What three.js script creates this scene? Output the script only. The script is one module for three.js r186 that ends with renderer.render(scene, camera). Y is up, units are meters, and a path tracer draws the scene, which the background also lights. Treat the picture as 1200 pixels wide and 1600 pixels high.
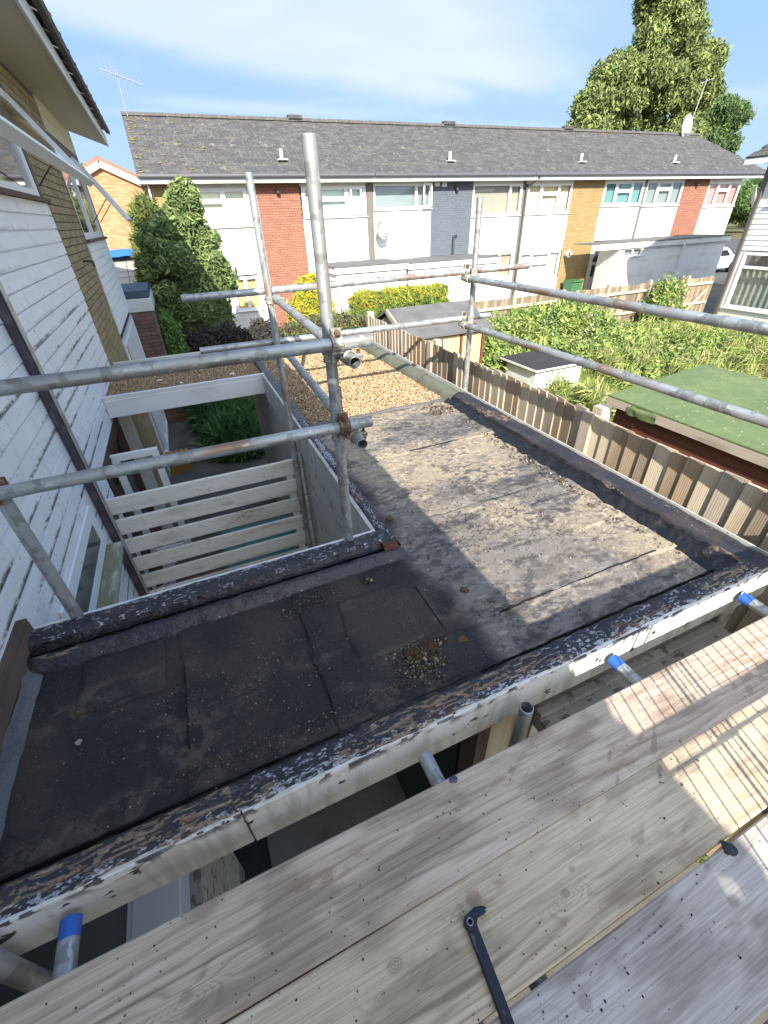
import * as THREE from 'three';
import { mergeGeometries } from 'three/addons/utils/BufferGeometryUtils.js';

// ---------------------------------------------------------------- camera, sky, sun, exposure
// The eye is the origin: planks of the scaffold lie 1.40 m below it, the ground 3.85 m below it.
const scene = new THREE.Scene();
const camera = new THREE.PerspectiveCamera(100.154, 0.75, 0.05, 600);
camera.rotation.set(-0.60263613, -0.39183005, -0.03834094, 'YXZ');

const renderer = new THREE.WebGLRenderer({ antialias: true });
renderer.toneMapping = THREE.LinearToneMapping;
renderer.toneMappingExposure = 2.45;
renderer.shadowMap.enabled = true;

const SUN_AZ = THREE.MathUtils.degToRad(17.5), SUN_EL = THREE.MathUtils.degToRad(32.3);
const sunDir = new THREE.Vector3(-Math.sin(SUN_AZ) * Math.cos(SUN_EL), Math.sin(SUN_EL), Math.cos(SUN_AZ) * Math.cos(SUN_EL));
const sun = new THREE.DirectionalLight(new THREE.Color().setRGB(1, 0.93, 0.82), 4.1);
sun.position.copy(sunDir).multiplyScalar(60);
sun.castShadow = true;
sun.shadow.radius = 0.5;
sun.shadow.mapSize.set(4096, 4096);
Object.assign(sun.shadow.camera, { left: -40, right: 40, top: 40, bottom: -40, near: 1, far: 160 });
scene.add(sun, sun.target);

// ---------------------------------------------------------------- random numbers and noise
function rng(seed) { let a = seed >>> 0; return () => { a = (a + 0x6D2B79F5) | 0; let t = Math.imul(a ^ (a >>> 15), 1 | a); t = (t + Math.imul(t ^ (t >>> 7), 61 | t)) ^ t; return ((t ^ (t >>> 14)) >>> 0) / 4294967296; }; }
function h2(x, y, s) { let n = Math.imul(x | 0, 374761393) ^ Math.imul(y | 0, 668265263) ^ Math.imul(s | 0, 2147483647 ^ 0x5bd1e995); n = Math.imul(n ^ (n >>> 13), 1274126177); n ^= n >>> 16; n = Math.imul(n, 0x85ebca6b); return ((n ^ (n >>> 13)) >>> 0) / 4294967296; }
const sm = (t) => t * t * (3 - 2 * t);
function vn(x, y, s = 0) { const i = Math.floor(x), j = Math.floor(y), u = sm(x - i), v = sm(y - j); const a = h2(i, j, s), b = h2(i + 1, j, s), c = h2(i, j + 1, s), d = h2(i + 1, j + 1, s); return a + (b - a) * u + (c - a) * v + (a - b - c + d) * u * v; }
function fbm(x, y, o = 4, s = 0) { let a = 0.5, t = 0, n = 0; for (let k = 0; k < o; k++) { t += a * vn(x, y, s + k * 17); n += a; x = x * 2.03 + 5.1; y = y * 2.03 + 1.7; a *= 0.5; } return t / n; }
function vn3(x, y, z, s = 0) { const k = Math.floor(z), w = sm(z - k); return vn(x + k * 31.7, y + k * 17.3, s) * (1 - w) + vn(x + (k + 1) * 31.7, y + (k + 1) * 17.3, s) * w; }
const clamp = (x, a = 0, b = 1) => Math.min(b, Math.max(a, x));
const step = (a, b, x) => sm(clamp((x - a) / (b - a)));
const mix = (a, b, t) => a + (b - a) * t;
const mix3 = (a, b, t) => [mix(a[0], b[0], t), mix(a[1], b[1], t), mix(a[2], b[2], t)];

// ---------------------------------------------------------------- sky: blue air with a sheet of cirrus
{
  const W = 1280, H = 640, d = new Float32Array(W * H * 4);
  for (let j = 0; j < H; j++) {
    const el = ((j + 0.5) / H - 0.5) * Math.PI, e = el * 180 / Math.PI;
    for (let i = 0; i < W; i++) {
      const th = ((i + 0.5) / W - 0.5) * 2 * Math.PI;            // atan2(z, x)
      const x = Math.cos(th) * Math.cos(el), z = Math.sin(th) * Math.cos(el), y = Math.sin(el);
      let az = Math.atan2(x, -z) * 180 / Math.PI;
      const t = Math.pow(clamp(e / 34), 0.55);
      let c = mix3([0.29, 0.38, 0.46], [0.088, 0.205, 0.43], t);
      c = mix3(c, [0.13, 0.215, 0.385], step(22, 60, e));
      if (e < 0) c = mix3([0.32, 0.39, 0.46], [0.22, 0.24, 0.25], step(0, -12, e));
      else {
        // clouds on a high sheet: project to a plane
        const k = 1 / (y + 0.10), px = x * k, pz = z * k;
        const wx = fbm(px * 0.7 + 3, pz * 0.7, 4, 5) - 0.5, wz = fbm(px * 0.7 - 9, pz * 0.7 + 4, 4, 9) - 0.5;
        const n = fbm(px * 0.42 + wx * 1.3, pz * 0.75 + wz * 1.3, 6, 21);
        const fine = fbm(px * 0.9 + wx * 3.0 + pz * 0.5, pz * 4.2 - px * 1.2 + wz * 4, 5, 33);
        // the broad sheet in view runs from high on the left down to the right
        const edge = 12.6 - 0.155 * clamp(az, -60, 28) + 2.4 * (n - 0.5) + 1.6 * (fine - 0.5);
        let m = step(edge - 0.4, edge + 1.6, e) * step(52, 36, az + (e - 10) * 0.9 + 14 * (n - 0.5)) * step(-70, -30, az) * step(60, 25, e);
        m *= 0.35 + 0.9 * n - 0.55 * step(0.5, 0.75, fbm(px * 0.8 + wz * 2, pz * 2.6 + px * 0.6, 4, 41));
        const streak = step(0.8, 0, Math.abs(e - (9.6 - 0.05 * az) - 2 * (n - 0.5))) * step(-2, 6, az) * step(34, 16, az) * 0.55;
        const wisps = step(0.52, 0.75, fine * 0.6 + n * 0.5) * 0.35 * step(2, 8, e);
        m = clamp(Math.max(m, streak, wisps) * (0.72 + 0.5 * fine));
        c = mix3(c, [0.37, 0.41, 0.45], m * 0.85);
        const glow = Math.max(0, x * sunDir.x + y * sunDir.y + z * sunDir.z);
        const g = 0.75 * Math.pow(glow, 2) + 0.5 * Math.pow(glow, 24);
        c = [c[0] + g, c[1] + g * 0.95, c[2] + g * 0.85];
      }
      const o = (j * W + i) * 4; d[o] = c[0]; d[o + 1] = c[1]; d[o + 2] = c[2]; d[o + 3] = 1;
    }
  }
  const sky = new THREE.DataTexture(d, W, H, THREE.RGBAFormat, THREE.FloatType);
  sky.mapping = THREE.EquirectangularReflectionMapping; sky.magFilter = THREE.LinearFilter; sky.minFilter = THREE.LinearFilter; sky.wrapS = THREE.RepeatWrapping; sky.needsUpdate = true;
  scene.background = sky; scene.environment = sky;
}

// ---------------------------------------------------------------- helpers
const G = -3.85;                                   // ground level
const taken = {};
const numbered = (n) => { taken[n] = (taken[n] ?? -1) + 1; return taken[n] ? n + '_' + String(taken[n]).padStart(3, '0') : n; };
const wpos = new Map();
function thing(name, label, category, base = [0, G, 0], group) {
  const o = new THREE.Group(); o.name = numbered(name); o.position.set(...base); scene.add(o);
  o.userData = { label, category }; if (group) o.userData.group = group;
  wpos.set(o, o.position.clone()); return o;
}
const at0 = (p) => wpos.get(p) ?? new THREE.Vector3();
// geometry given in world coordinates -> a Mesh under parent, its own origin at the foot of its box
function obj(name, geo, material, parent = scene, kind) {
  if (Array.isArray(geo)) geo = merge(geo);
  geo.computeBoundingBox(); const b = geo.boundingBox, c = new THREE.Vector3((b.min.x + b.max.x) / 2, b.min.y, (b.min.z + b.max.z) / 2);
  geo.translate(-c.x, -c.y, -c.z);
  return put(name, geo, material, parent, c, null, kind);
}
function put(name, geo, material, parent, p, rot, kind) {
  const m = new THREE.Mesh(geo, material); m.castShadow = m.receiveShadow = true;
  m.name = parent === scene ? numbered(name) : name;
  const w = new THREE.Vector3(p.x ?? p[0], p.y ?? p[1], p.z ?? p[2]);
  m.position.copy(w).sub(at0(parent)); if (rot) m.rotation.set(...rot);
  parent.add(m); wpos.set(m, w);
  if (kind) m.userData.kind = kind; return m;
}
function tag(o, label, category, group) { o.userData.label = label; o.userData.category = category; if (group) o.userData.group = group; return o; }
const struct = (o) => { o.userData.kind = 'structure'; return o; };
function inst(name, geo, material, parent, mats, cols, base = [0, 0, 0]) {
  const m = new THREE.InstancedMesh(geo, material, mats.length); m.castShadow = m.receiveShadow = true;
  m.name = parent === scene ? numbered(name) : name; const b = new THREE.Vector3(...base), q = new THREE.Matrix4().makeTranslation(-b.x, -b.y, -b.z);
  mats.forEach((M, i) => { m.setMatrixAt(i, q.clone().multiply(M)); if (cols) m.setColorAt(i, cols[i]); });
  m.position.copy(b).sub(at0(parent)); parent.add(m); m.userData.kind = 'stuff'; return m;
}
function plain(g) { if (g.index) g = g.toNonIndexed(); for (const k of Object.keys(g.attributes)) if (!['position', 'normal', 'uv', 'color'].includes(k)) g.deleteAttribute(k); return g; }
const merge = (list) => mergeGeometries(list.map(plain));
// uv in metres from the face directions; along = axis the grain runs in
function metres(g, along = 0, off = [0, 0]) {
  g = plain(g); const p = g.attributes.position, n = g.attributes.normal, uv = new Float32Array(p.count * 2);
  for (let i = 0; i < p.count; i++) {
    const N = [Math.abs(n.getX(i)), Math.abs(n.getY(i)), Math.abs(n.getZ(i))], P = [p.getX(i), p.getY(i), p.getZ(i)];
    const k = N[0] >= N[1] && N[0] >= N[2] ? 0 : N[1] >= N[2] ? 1 : 2, ax = [0, 1, 2].filter((a) => a !== k);
    const u = ax.includes(along) ? along : ax[0], v = ax.find((a) => a !== u);
    uv[2 * i] = P[u] + off[0]; uv[2 * i + 1] = P[v] + off[1];
  }
  g.setAttribute('uv', new THREE.BufferAttribute(uv, 2)); return g;
}
function bx(x0, x1, y0, y1, z0, z1, along = 0, off) {
  const g = new THREE.BoxGeometry(Math.abs(x1 - x0), Math.abs(y1 - y0), Math.abs(z1 - z0)); g.translate((x0 + x1) / 2, (y0 + y1) / 2, (z0 + z1) / 2); return metres(g, along, off);
}
// box with chamfered edges
function cb(x0, x1, y0, y1, z0, z1, c = 0.003, along = 0, off) {
  const w = Math.abs(x1 - x0) / 2, h = Math.abs(y1 - y0) / 2, d = Math.abs(z1 - z0) / 2; c = Math.min(c, w * 0.45, h * 0.45, d * 0.45);
  const s = new THREE.Shape([new THREE.Vector2(-w + c, -h + c), new THREE.Vector2(w - c, -h + c), new THREE.Vector2(w - c, h - c), new THREE.Vector2(-w + c, h - c)]);
  const g = new THREE.ExtrudeGeometry(s, { depth: 2 * d - 2 * c, bevelEnabled: true, bevelSize: c, bevelThickness: c, bevelSegments: 1 });
  g.translate((x0 + x1) / 2, (y0 + y1) / 2, (z0 + z1) / 2 - d + c); return metres(g, along, off);
}
function tube(a, b, r = 0.02415, seg = 20, hollow = true) {
  const A = new THREE.Vector3(...a), B = new THREE.Vector3(...b), L = A.distanceTo(B), ri = r - 0.004, w = 0.0012;
  const pts = hollow ? [[ri, L * 0.02 < 0.06 ? L * 0.3 : 0.06], [ri, 0], [r - w, 0], [r, w], [r, L - w], [r - w, L], [ri, L], [ri, L - 0.06]] : [[0.0001, 0], [r - w, 0], [r, w], [r, L - w], [r - w, L], [0.0001, L]];
  const g = new THREE.LatheGeometry(pts.map((p) => new THREE.Vector2(...p)), seg);
  const uv = g.attributes.uv, p = g.attributes.position; for (let i = 0; i < uv.count; i++) uv.setXY(i, p.getY(i), uv.getX(i) * 2 * Math.PI * r);
  g.applyQuaternion(new THREE.Quaternion().setFromUnitVectors(new THREE.Vector3(0, 1, 0), B.clone().sub(A).normalize())); g.translate(A.x, A.y, A.z);
  return plain(g);
}
// a profile swept along an axis with rough noise; profile points are [across, y]
function sweep(profile, axis, a0, a1, seg, amp = 0.004, seed = 1, freq = 14) {
  const pos = [], uv = [], idx = [], np = profile.length, len = [0];
  for (let k = 1; k < np; k++) len.push(len[k - 1] + Math.hypot(profile[k][0] - profile[k - 1][0], profile[k][1] - profile[k - 1][1]));
  for (let i = 0; i <= seg; i++) {
    const a = a0 + (a1 - a0) * i / seg;
    profile.forEach(([c, y], k) => {
      const e = (fbm(a * freq, len[k] * freq + 3, 4, seed) - 0.5) * 2 * amp, e2 = (fbm(a * freq + 50, len[k] * freq, 3, seed + 7) - 0.5) * 2 * amp;
      const cc = c + e2, yy = y + e; pos.push(...(axis === 'x' ? [a, yy, cc] : [cc, yy, a])); uv.push(a, len[k]);
    });
  }
  for (let i = 0; i < seg; i++) for (let k = 0; k < np - 1; k++) { const p = i * np + k, q = p + np; idx.push(p, q, p + 1, q, q + 1, p + 1); }
  const g = new THREE.BufferGeometry(); g.setAttribute('position', new THREE.Float32BufferAttribute(pos, 3)); g.setAttribute('uv', new THREE.Float32BufferAttribute(uv, 2)); g.setIndex(idx); g.computeVertexNormals(); return g;
}
const refine = (profile, step_) => { const o = []; for (let k = 0; k < profile.length - 1; k++) { const [a, b] = [profile[k], profile[k + 1]], n = Math.max(1, Math.ceil(Math.hypot(b[0] - a[0], b[1] - a[1]) / step_)); for (let i = 0; i < n; i++) o.push([mix(a[0], b[0], i / n), mix(a[1], b[1], i / n)]); } o.push(profile[profile.length - 1]); return o; };

// ---------------------------------------------------------------- textures
function tex(w, h, size, fn, srgb = true) {      // size: metres [u, v] that one repeat covers
  const d = new Uint8Array(w * h * 4);
  for (let j = 0; j < h; j++) for (let i = 0; i < w; i++) {
    const c = fn((i + 0.5) / w * size[0], (j + 0.5) / h * size[1], i, j), o = (j * w + i) * 4;
    d[o] = clamp(c[0]) * 255; d[o + 1] = clamp(c[1]) * 255; d[o + 2] = clamp(c[2]) * 255; d[o + 3] = 255;
  }
  const t = new THREE.DataTexture(d, w, h); t.wrapS = t.wrapT = THREE.MirroredRepeatWrapping; t.magFilter = THREE.LinearFilter; t.minFilter = THREE.LinearMipmapLinearFilter; t.generateMipmaps = true;
  t.repeat.set(1 / size[0], 1 / size[1]); if (srgb) t.colorSpace = THREE.SRGBColorSpace; t.needsUpdate = true; return t;
}
const rgb = (r, g, b) => [r / 255, g / 255, b / 255];
// a colour and a relief texture made in one pass; fn returns [r, g, b, height]
function pair(w, h, size, fn) {
  const hs = new Float32Array(w * h);
  const map = tex(w, h, size, (u, v, i, j) => { const c = fn(u, v, i, j); hs[j * w + i] = c[3]; return c; });
  const bump = tex(w, h, size, (u, v, i, j) => { const k = hs[j * w + i]; return [k, k, k]; }, false);
  return { map, bumpMap: bump };
}
const std = (o) => new THREE.MeshStandardMaterial({ roughness: 0.8, ...o });
const hex = (h) => new THREE.Color(h);

// ---------------------------------------------------------------- materials
function plankTex(seed, base, dark, knots) {
  const L = 4.3, W = 0.225;
  return pair(2048, 192, [L, W], (u, v) => {
    let q = (v / W) * 8 + 9 * fbm(u * 0.5, v * 4, 3, seed) + 1.6 * fbm(u * 2.6, v * 14, 3, seed + 3), kn = 0, ring = 0;
    for (const [ku, kv, r] of knots) {
      const a = (u - ku) / (r * 5), b = (v - kv) / (r * 2.1), d2 = a * a + b * b; q += 4.2 * Math.exp(-d2) * Math.sign(v - kv + 1e-4) * (0.5 + 0.5 * Math.min(1, Math.abs(v - kv) / r)) + 2.2 * Math.exp(-d2 * 1.4);
      const e = Math.hypot((u - ku) / 1.35, v - kv) / r * (0.85 + 0.3 * fbm(u * 90, v * 90, 3, seed + 81)); if (e < 1.1) { kn = Math.max(kn, step(1.1, 0.55, e)); ring = 0.5 + 0.5 * Math.sin(e * 22); }
    }
    const fr = q - Math.floor(q), line = (fr < 0.75 ? Math.pow(fr / 0.75, 3) : step(1, 0.75, fr)) * (0.55 + 0.45 * fbm(u * 18, v * 90, 2, seed + 91));
    const fibre = fbm(u * 9, v * 420, 3, seed + 11), worn = fbm(u * 2.4, v * 9, 4, seed + 21), blot = fbm(u * 5.2, v * 15, 4, seed + 31);
    let c = mix3(base, dark, line * (0.18 + 0.62 * worn) * step(0.3, 0.62, fbm(u * 1.3, v * 9, 3, seed + 41)));
    c = mix3(c, [c[0] * 0.88, c[1] * 0.87, c[2] * 0.86], step(0.25, 0.8, fibre));
    const split = step(0.90, 0.96, vn(u * 1.6, v * 150 + 2 * fbm(u * 1.5, v * 3, 2, seed + 95), seed + 96)) * step(0.45, 0.6, fbm(u * 1.1 + 3, v * 12, 3, seed + 97)); c = mix3(c, rgb(96, 80, 68), split * 0.45);
    c = mix3(c, [c[0] * 0.72, c[1] * 0.70, c[2] * 0.69], step(0.5, 0.72, blot) * 0.55);
    c = mix3(c, [c[0] * 1.08, c[1] * 1.09, c[2] * 1.12], step(0.55, 0.75, worn) * 0.6);
    if (kn) c = mix3(c, mix3(dark, rgb(104, 90, 80), ring * 0.6), kn * (0.22 + 0.33 * ring));
    // scuffs across the grain and brown drips
    const sc = step(0.80, 0.9, vn(u * 26 + v * 30, v * 14 - u * 4, seed + 51)) * step(0.55, 0.7, vn(u * 1.9, v * 8, seed + 52));
    c = mix3(c, rgb(110, 96, 86), sc * 0.35 * (0.4 + fibre));
    const st = step(0.62, 0.86, fbm(u * 3.1 + 7, v * 14, 6, seed + 61)) * step(0.35, 0.6, fbm(u * 40, v * 60, 3, seed + 63)); c = mix3(c, rgb(132, 106, 82), st * 0.55);
    const sp = h2(Math.floor(u * 330), Math.floor(v * 330), seed + 71); if (sp > 0.9988) c = rgb(48, 44, 44);
    return [...c, 0.55 - 0.16 * line + 0.3 * (1 - fibre) - sc * 0.3 - kn * 0.1 - split * 0.5];
  });
}
const plankMats = [
  plankTex(101, rgb(206, 187, 167), rgb(140, 118, 100), [[1.28, 0.15, 0.013], [2.22, 0.06, 0.012]]),
  plankTex(202, rgb(211, 194, 166), rgb(140, 117, 91), [[1.72, 0.07, 0.017], [2.16, 0.13, 0.011], [2.21, 0.10, 0.008]]),
  plankTex(303, rgb(203, 194, 184), rgb(146, 136, 126), [[2.07, 0.06, 0.013], [2.52, 0.08, 0.014]]),
].map((t) => std({ ...t, bumpScale: 0.0018, roughness: 0.86 }));

function woodTex(w, h, size, seed, base, dark, lines = 90) {
  return pair(w, h, size, (u, v) => {
    const q = v * lines + 4 * fbm(u * 0.9, v * 6, 3, seed), fr = q - Math.floor(q), line = Math.exp(-Math.pow((fr - 0.6) / 0.22, 2)), fi = fbm(u * 8, v * 260, 3, seed + 5), wn = fbm(u * 3, v * 10, 4, seed + 9);
    let c = mix3(base, dark, line * 0.55 * wn + 0.35 * fi); c = mix3(c, dark, step(0.55, 0.8, wn) * 0.45);
    return [...c, 0.6 - 0.35 * line - 0.2 * fi];
  });
}
const fenceMats = [[11, rgb(196, 184, 164), rgb(132, 121, 107)], [12, rgb(206, 193, 170), rgb(146, 132, 113)], [13, rgb(184, 173, 157), rgb(124, 114, 102)]].map(([s, a, b]) => std({ ...woodTex(512, 128, [2.0, 0.25], s, a, b), bumpScale: 0.002, roughness: 0.9 }));
for (const [k, h] of [[0, '#c9c4bc'], [1, '#d8d0c6'], [2, '#b4b0aa'], [1, '#aaa39a']]) fenceMats.push(std({ map: fenceMats[k].map, bumpMap: fenceMats[k].bumpMap, bumpScale: 0.002, roughness: 0.92, color: hex(h) }));
const timberMat = std({ ...woodTex(512, 128, [1.5, 0.2], 41, rgb(112, 94, 78), rgb(70, 58, 48)), bumpScale: 0.002, roughness: 0.9 });
const brownShedMat = std({ ...woodTex(512, 256, [2, 0.6], 42, rgb(118, 70, 52), rgb(84, 48, 38), 30), bumpScale: 0.001, roughness: 0.75 });

// painted boards: white with black mould and lost paint towards the lower joint
function paintTex(seed, wear, base = rgb(240, 241, 242)) {
  return pair(1024, 96, [3.7, 0.11], (u, v) => {
    const g = fbm(u * 3, v * 30, 4, seed); let c = mix3(base, [base[0] * 0.93, base[1] * 0.93, base[2] * 0.92], g);
    const e = v / 0.11, edge = Math.min(e, 1 - e);
    const m = step(0.63 - 0.17 * wear, 0.71 - 0.15 * wear, fbm(u * 1.7, 0.5, 4, seed + 4) * 0.78 + 0.22 * fbm(u * 50, v * 90, 3, seed + 8)) * step(0.26, 0.05, e - 0.14 * (fbm(u * 22, 1, 3, seed + 6) - 0.5));
    c = mix3(c, rgb(70, 66, 62), m * wear * (0.65 + 0.5 * fbm(u * 60, v * 120, 2, seed + 2)));
    const fl = step(0.76, 0.82, fbm(u * 16, v * 36, 4, seed + 14)); c = mix3(c, rgb(150, 146, 138), fl * 0.5 * wear);
    const drip = step(0.62, 0.8, fbm(u * 14, v * 5, 3, seed + 24)) * 0.12; c = mix3(c, rgb(150, 150, 140), drip);
    return [...c, 0.6 - 0.4 * m - 0.25 * fl];
  });
}
const boardMats = [[1, 0.12], [2, 0.2], [3, 0.75], [4, 1], [5, 0.9]].map(([s, w]) => std({ ...paintTex(s * 77, w), bumpScale: 0.0015, roughness: 0.5 }));
const slatTex = (seed) => pair(1024, 128, [1.6, 0.16], (u, v) => {
  const g = fbm(u * 4, v * 20, 4, seed), dirt = step(0.42, 0.75, fbm(u * 3.2 + 1, v * 9, 5, seed + 3) * 0.8 + 0.25 * (u / 1.6 - 0.3)), blk = step(0.66, 0.74, fbm(u * 9, v * 26, 5, seed + 9));
  let c = mix3(rgb(236, 234, 228), rgb(222, 219, 210), g); c = mix3(c, rgb(176, 170, 146), dirt * 0.6); c = mix3(c, rgb(96, 90, 80), blk * 0.45 * dirt);
  const cr = step(0.02, 0.0, Math.abs(fbm(u * 7, v * 18, 4, seed + 19) - 0.5)) * 0.25; c = mix3(c, rgb(110, 104, 94), cr);
  return [...c, 0.6 - 0.4 * blk - 0.3 * cr];
});
const slatMats = [5, 6, 7].map((s) => std({ ...slatTex(s * 31), bumpScale: 0.0015, roughness: 0.7 }));
const fasciaMat = std({ ...pair(2048, 128, [3.3, 0.21], (u, v) => {
  const g = fbm(u * 5, v * 16, 5, 71), d = step(0.5, 0.85, fbm(u * 2.2, v * 14, 5, 75)), bl = step(0.745, 0.77, fbm(u * 12, v * 26, 5, 79));
  const e = step(0.150, 0.205, v + 0.05 * (fbm(u * 16, v * 9, 4, 83) - 0.5)); const chip = e * step(0.52, 0.60, fbm(u * 22, v * 40, 4, 87));
  let c = mix3(rgb(226, 225, 220), rgb(208, 207, 203), g); c = mix3(c, rgb(170, 163, 142), d * 0.6); c = mix3(c, rgb(150, 146, 132), step(0.5, 0.75, fbm(u * 30, v * 4, 4, 89)) * 0.35); c = mix3(c, rgb(40, 38, 40), Math.max(bl * 0.9, chip * 0.8));
  return [...c, 0.6 - 0.35 * Math.max(bl, chip)];
}), bumpScale: 0.0015, roughness: 0.6 });
const whitePaint = std({ ...pair(512, 256, [2, 1], (u, v) => { const g = fbm(u * 4, v * 4, 5, 91), d = step(0.55, 0.8, fbm(u * 1.5, v * 5, 5, 93)); const c = mix3(mix3(rgb(228, 229, 228), rgb(214, 214, 211), g), rgb(182, 178, 164), d * 0.3); return [...c, g]; }), bumpScale: 0.0008, roughness: 0.6 });
const greyPaint = std({ ...pair(512, 512, [1.2, 1.2], (u, v) => { const g = fbm(u * 6, v * 4, 5, 95), pl = step(0.68, 0.74, fbm(u * 18, v * 12, 5, 97)), dr = fbm(u * 24, v * 1.6, 4, 99); let c = mix3(rgb(196, 196, 190), rgb(172, 172, 166), g); c = mix3(c, rgb(140, 138, 128), step(0.55, 0.8, dr) * 0.4); c = mix3(c, rgb(112, 106, 98), pl * 0.6); return [...c, 0.6 - 0.4 * pl]; }), bumpScale: 0.0012, roughness: 0.75 });
const upvc = std({ color: hex('#e8eaea'), roughness: 0.35 });
const brownFrame = std({ color: hex('#4a3430'), roughness: 0.6 });
const darkPipe = std({ ...pair(256, 256, [1, 0.4], (u, v) => { const g = fbm(u * 10, v * 12, 4, 111); return [...mix3(rgb(64, 58, 66), rgb(92, 92, 98), step(0.45, 0.75, g)), g]; }), bumpScale: 0.0005, roughness: 0.55 });
const glass = new THREE.MeshPhysicalMaterial({ color: 0xffffff, transmission: 1, thickness: 0, roughness: 0.03, ior: 1.5 });
const plaster = std({ color: hex('#a8a298'), roughness: 0.9 });                // inside walls of the rooms
const darkPane = std({ color: hex('#4a5256'), roughness: 0.12 });  // opaque panes, the dark of the room behind put into their colour
const holeDark = std({ color: hex('#3a3a3c'), roughness: 0.6 });  // flat discs on the vents, shade inside the holes put into the colour

// the flat roof: bitumen felt, black where it was mopped, bare tan mineral where it has weathered, the black deepened to darken the shaded part; uv = world x, -z
const feltMap = pair(1360, 1190, [3.36, 2.94], (u, v) => {
  const x = u - 1.04, z = -(v + 0.56);                                     // world position
  const n1 = fbm(x * 1.5 + 4, z * 1.5, 5, 301), n2 = fbm(x * 5, z * 5, 5, 305), n3 = fbm(x * 22, z * 22, 4, 309), gr = h2(u * 2000 | 0, v * 2000 | 0, 5), st = fbm(x * 3.2, z * 17 + 2 * n1, 5, 313);
  // bare mineral covers the arm, its edge set beside the house shadow to heighten contrast; thin mopped streaks break it up
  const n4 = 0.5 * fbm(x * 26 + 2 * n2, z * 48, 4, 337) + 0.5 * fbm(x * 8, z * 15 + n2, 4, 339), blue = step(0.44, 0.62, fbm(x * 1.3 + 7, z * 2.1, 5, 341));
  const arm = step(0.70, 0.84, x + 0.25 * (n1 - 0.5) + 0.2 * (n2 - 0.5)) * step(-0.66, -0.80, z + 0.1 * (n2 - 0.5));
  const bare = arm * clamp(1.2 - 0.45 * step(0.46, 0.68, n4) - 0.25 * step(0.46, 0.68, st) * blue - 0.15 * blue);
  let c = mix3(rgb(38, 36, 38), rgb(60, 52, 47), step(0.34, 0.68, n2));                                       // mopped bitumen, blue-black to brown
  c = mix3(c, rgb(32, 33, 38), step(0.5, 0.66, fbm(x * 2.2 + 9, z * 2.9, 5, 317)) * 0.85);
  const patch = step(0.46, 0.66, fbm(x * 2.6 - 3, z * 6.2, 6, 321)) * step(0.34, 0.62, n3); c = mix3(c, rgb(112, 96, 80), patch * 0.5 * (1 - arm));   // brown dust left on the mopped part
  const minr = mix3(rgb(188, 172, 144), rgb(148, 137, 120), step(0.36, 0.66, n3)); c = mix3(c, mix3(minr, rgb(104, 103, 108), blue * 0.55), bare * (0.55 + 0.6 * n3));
  // crazed black cracks and torn specks in the coating
  const cz = Math.abs(fbm(x * 9 + n2 * 2, z * 15 + n1 * 3, 4, 325) - 0.5), cr = step(0.013, 0.003, cz) * step(0.45, 0.6, fbm(x * 3, z * 4, 3, 327)); c = mix3(c, rgb(34, 32, 36), cr * 0.8);
  const bl = step(0.57, 0.64, fbm(x * 26, z * 60, 4, 329)) * step(0.4, 0.6, fbm(x * 2.7, z * 3.9, 4, 331)); c = mix3(c, rgb(58, 58, 64), bl * 0.6 * arm);
  const wh = step(0.64, 0.72, fbm(x * 34, z * 44, 4, 343)); c = mix3(c, rgb(192, 180, 156), wh * 0.6 * arm * (1 - blue * 0.5));
  // loose grit
  const gm = step(0.55, 0.75, fbm(x * 3 + 20, z * 3, 4, 333)); if (gr > 0.985 - 0.10 * gm) c = mix3(c, gr > 0.998 ? rgb(150, 144, 134) : rgb(100, 94, 88), 0.7);
  c = c.map((k) => k * (0.86 + 0.28 * h2(u * 900 | 0, v * 900 | 0, 9)));
  return [...c, 0.45 + 0.35 * n3 + 0.2 * gr - 0.35 * cr + 0.15 * bl];
});
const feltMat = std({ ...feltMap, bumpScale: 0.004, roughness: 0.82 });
// kerbs: bitumen over old white paint over bare timber, flaking
const flakeTex = (seed, white, wood, lip) => pair(1600, 256, [3.3, 0.24], (u, v) => {
  const w = fbm(u * 30, v * 40, 3, seed + 1), a = fbm(u * 40 + w * 3, v * 150, 5, seed), b = fbm(u * 70 + w * 2, v * 150 + w * 2, 5, seed + 5), big = fbm(u * 2.6, v * 8, 4, seed + 9), fine = fbm(u * 240, v * 260, 3, seed + 21), slab = fbm(u * 9, v * 16, 3, seed + 25);
  let c = mix3(rgb(30, 30, 34), rgb(54, 56, 66), fbm(u * 12, v * 30, 4, seed + 13)), k = 0.6 + 0.25 * fine; c = mix3(c, rgb(80, 80, 84), step(0.55, 0.8, fine) * 0.45); c = mix3(c, rgb(78, 64, 56), step(0.5, 0.7, slab) * 0.4);
  const bare = step(0.47, 0.56, a) * step(0.62 - wood, 0.70 - wood, big) * (0.4 + fine); c = mix3(c, mix3(rgb(104, 80, 60), rgb(176, 156, 128), fbm(u * 20, v * 380, 3, seed + 17)), clamp(bare)); k = mix(k, 0.3, clamp(bare));
  const near = step(0.03, 0.006, Math.abs(v - lip)), amt = white + 0.17 * near + 0.5 * (0.5 - big);      // old paint survives best round the outer lip
  const wh = step(0.60 - amt, 0.72 - amt, b) * clamp(0.2 + 1.2 * fine); c = mix3(c, rgb(198, 201, 207), wh * 0.85); k = mix(k, 0.8, wh);
  return [...c, clamp(k)];
});
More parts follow.
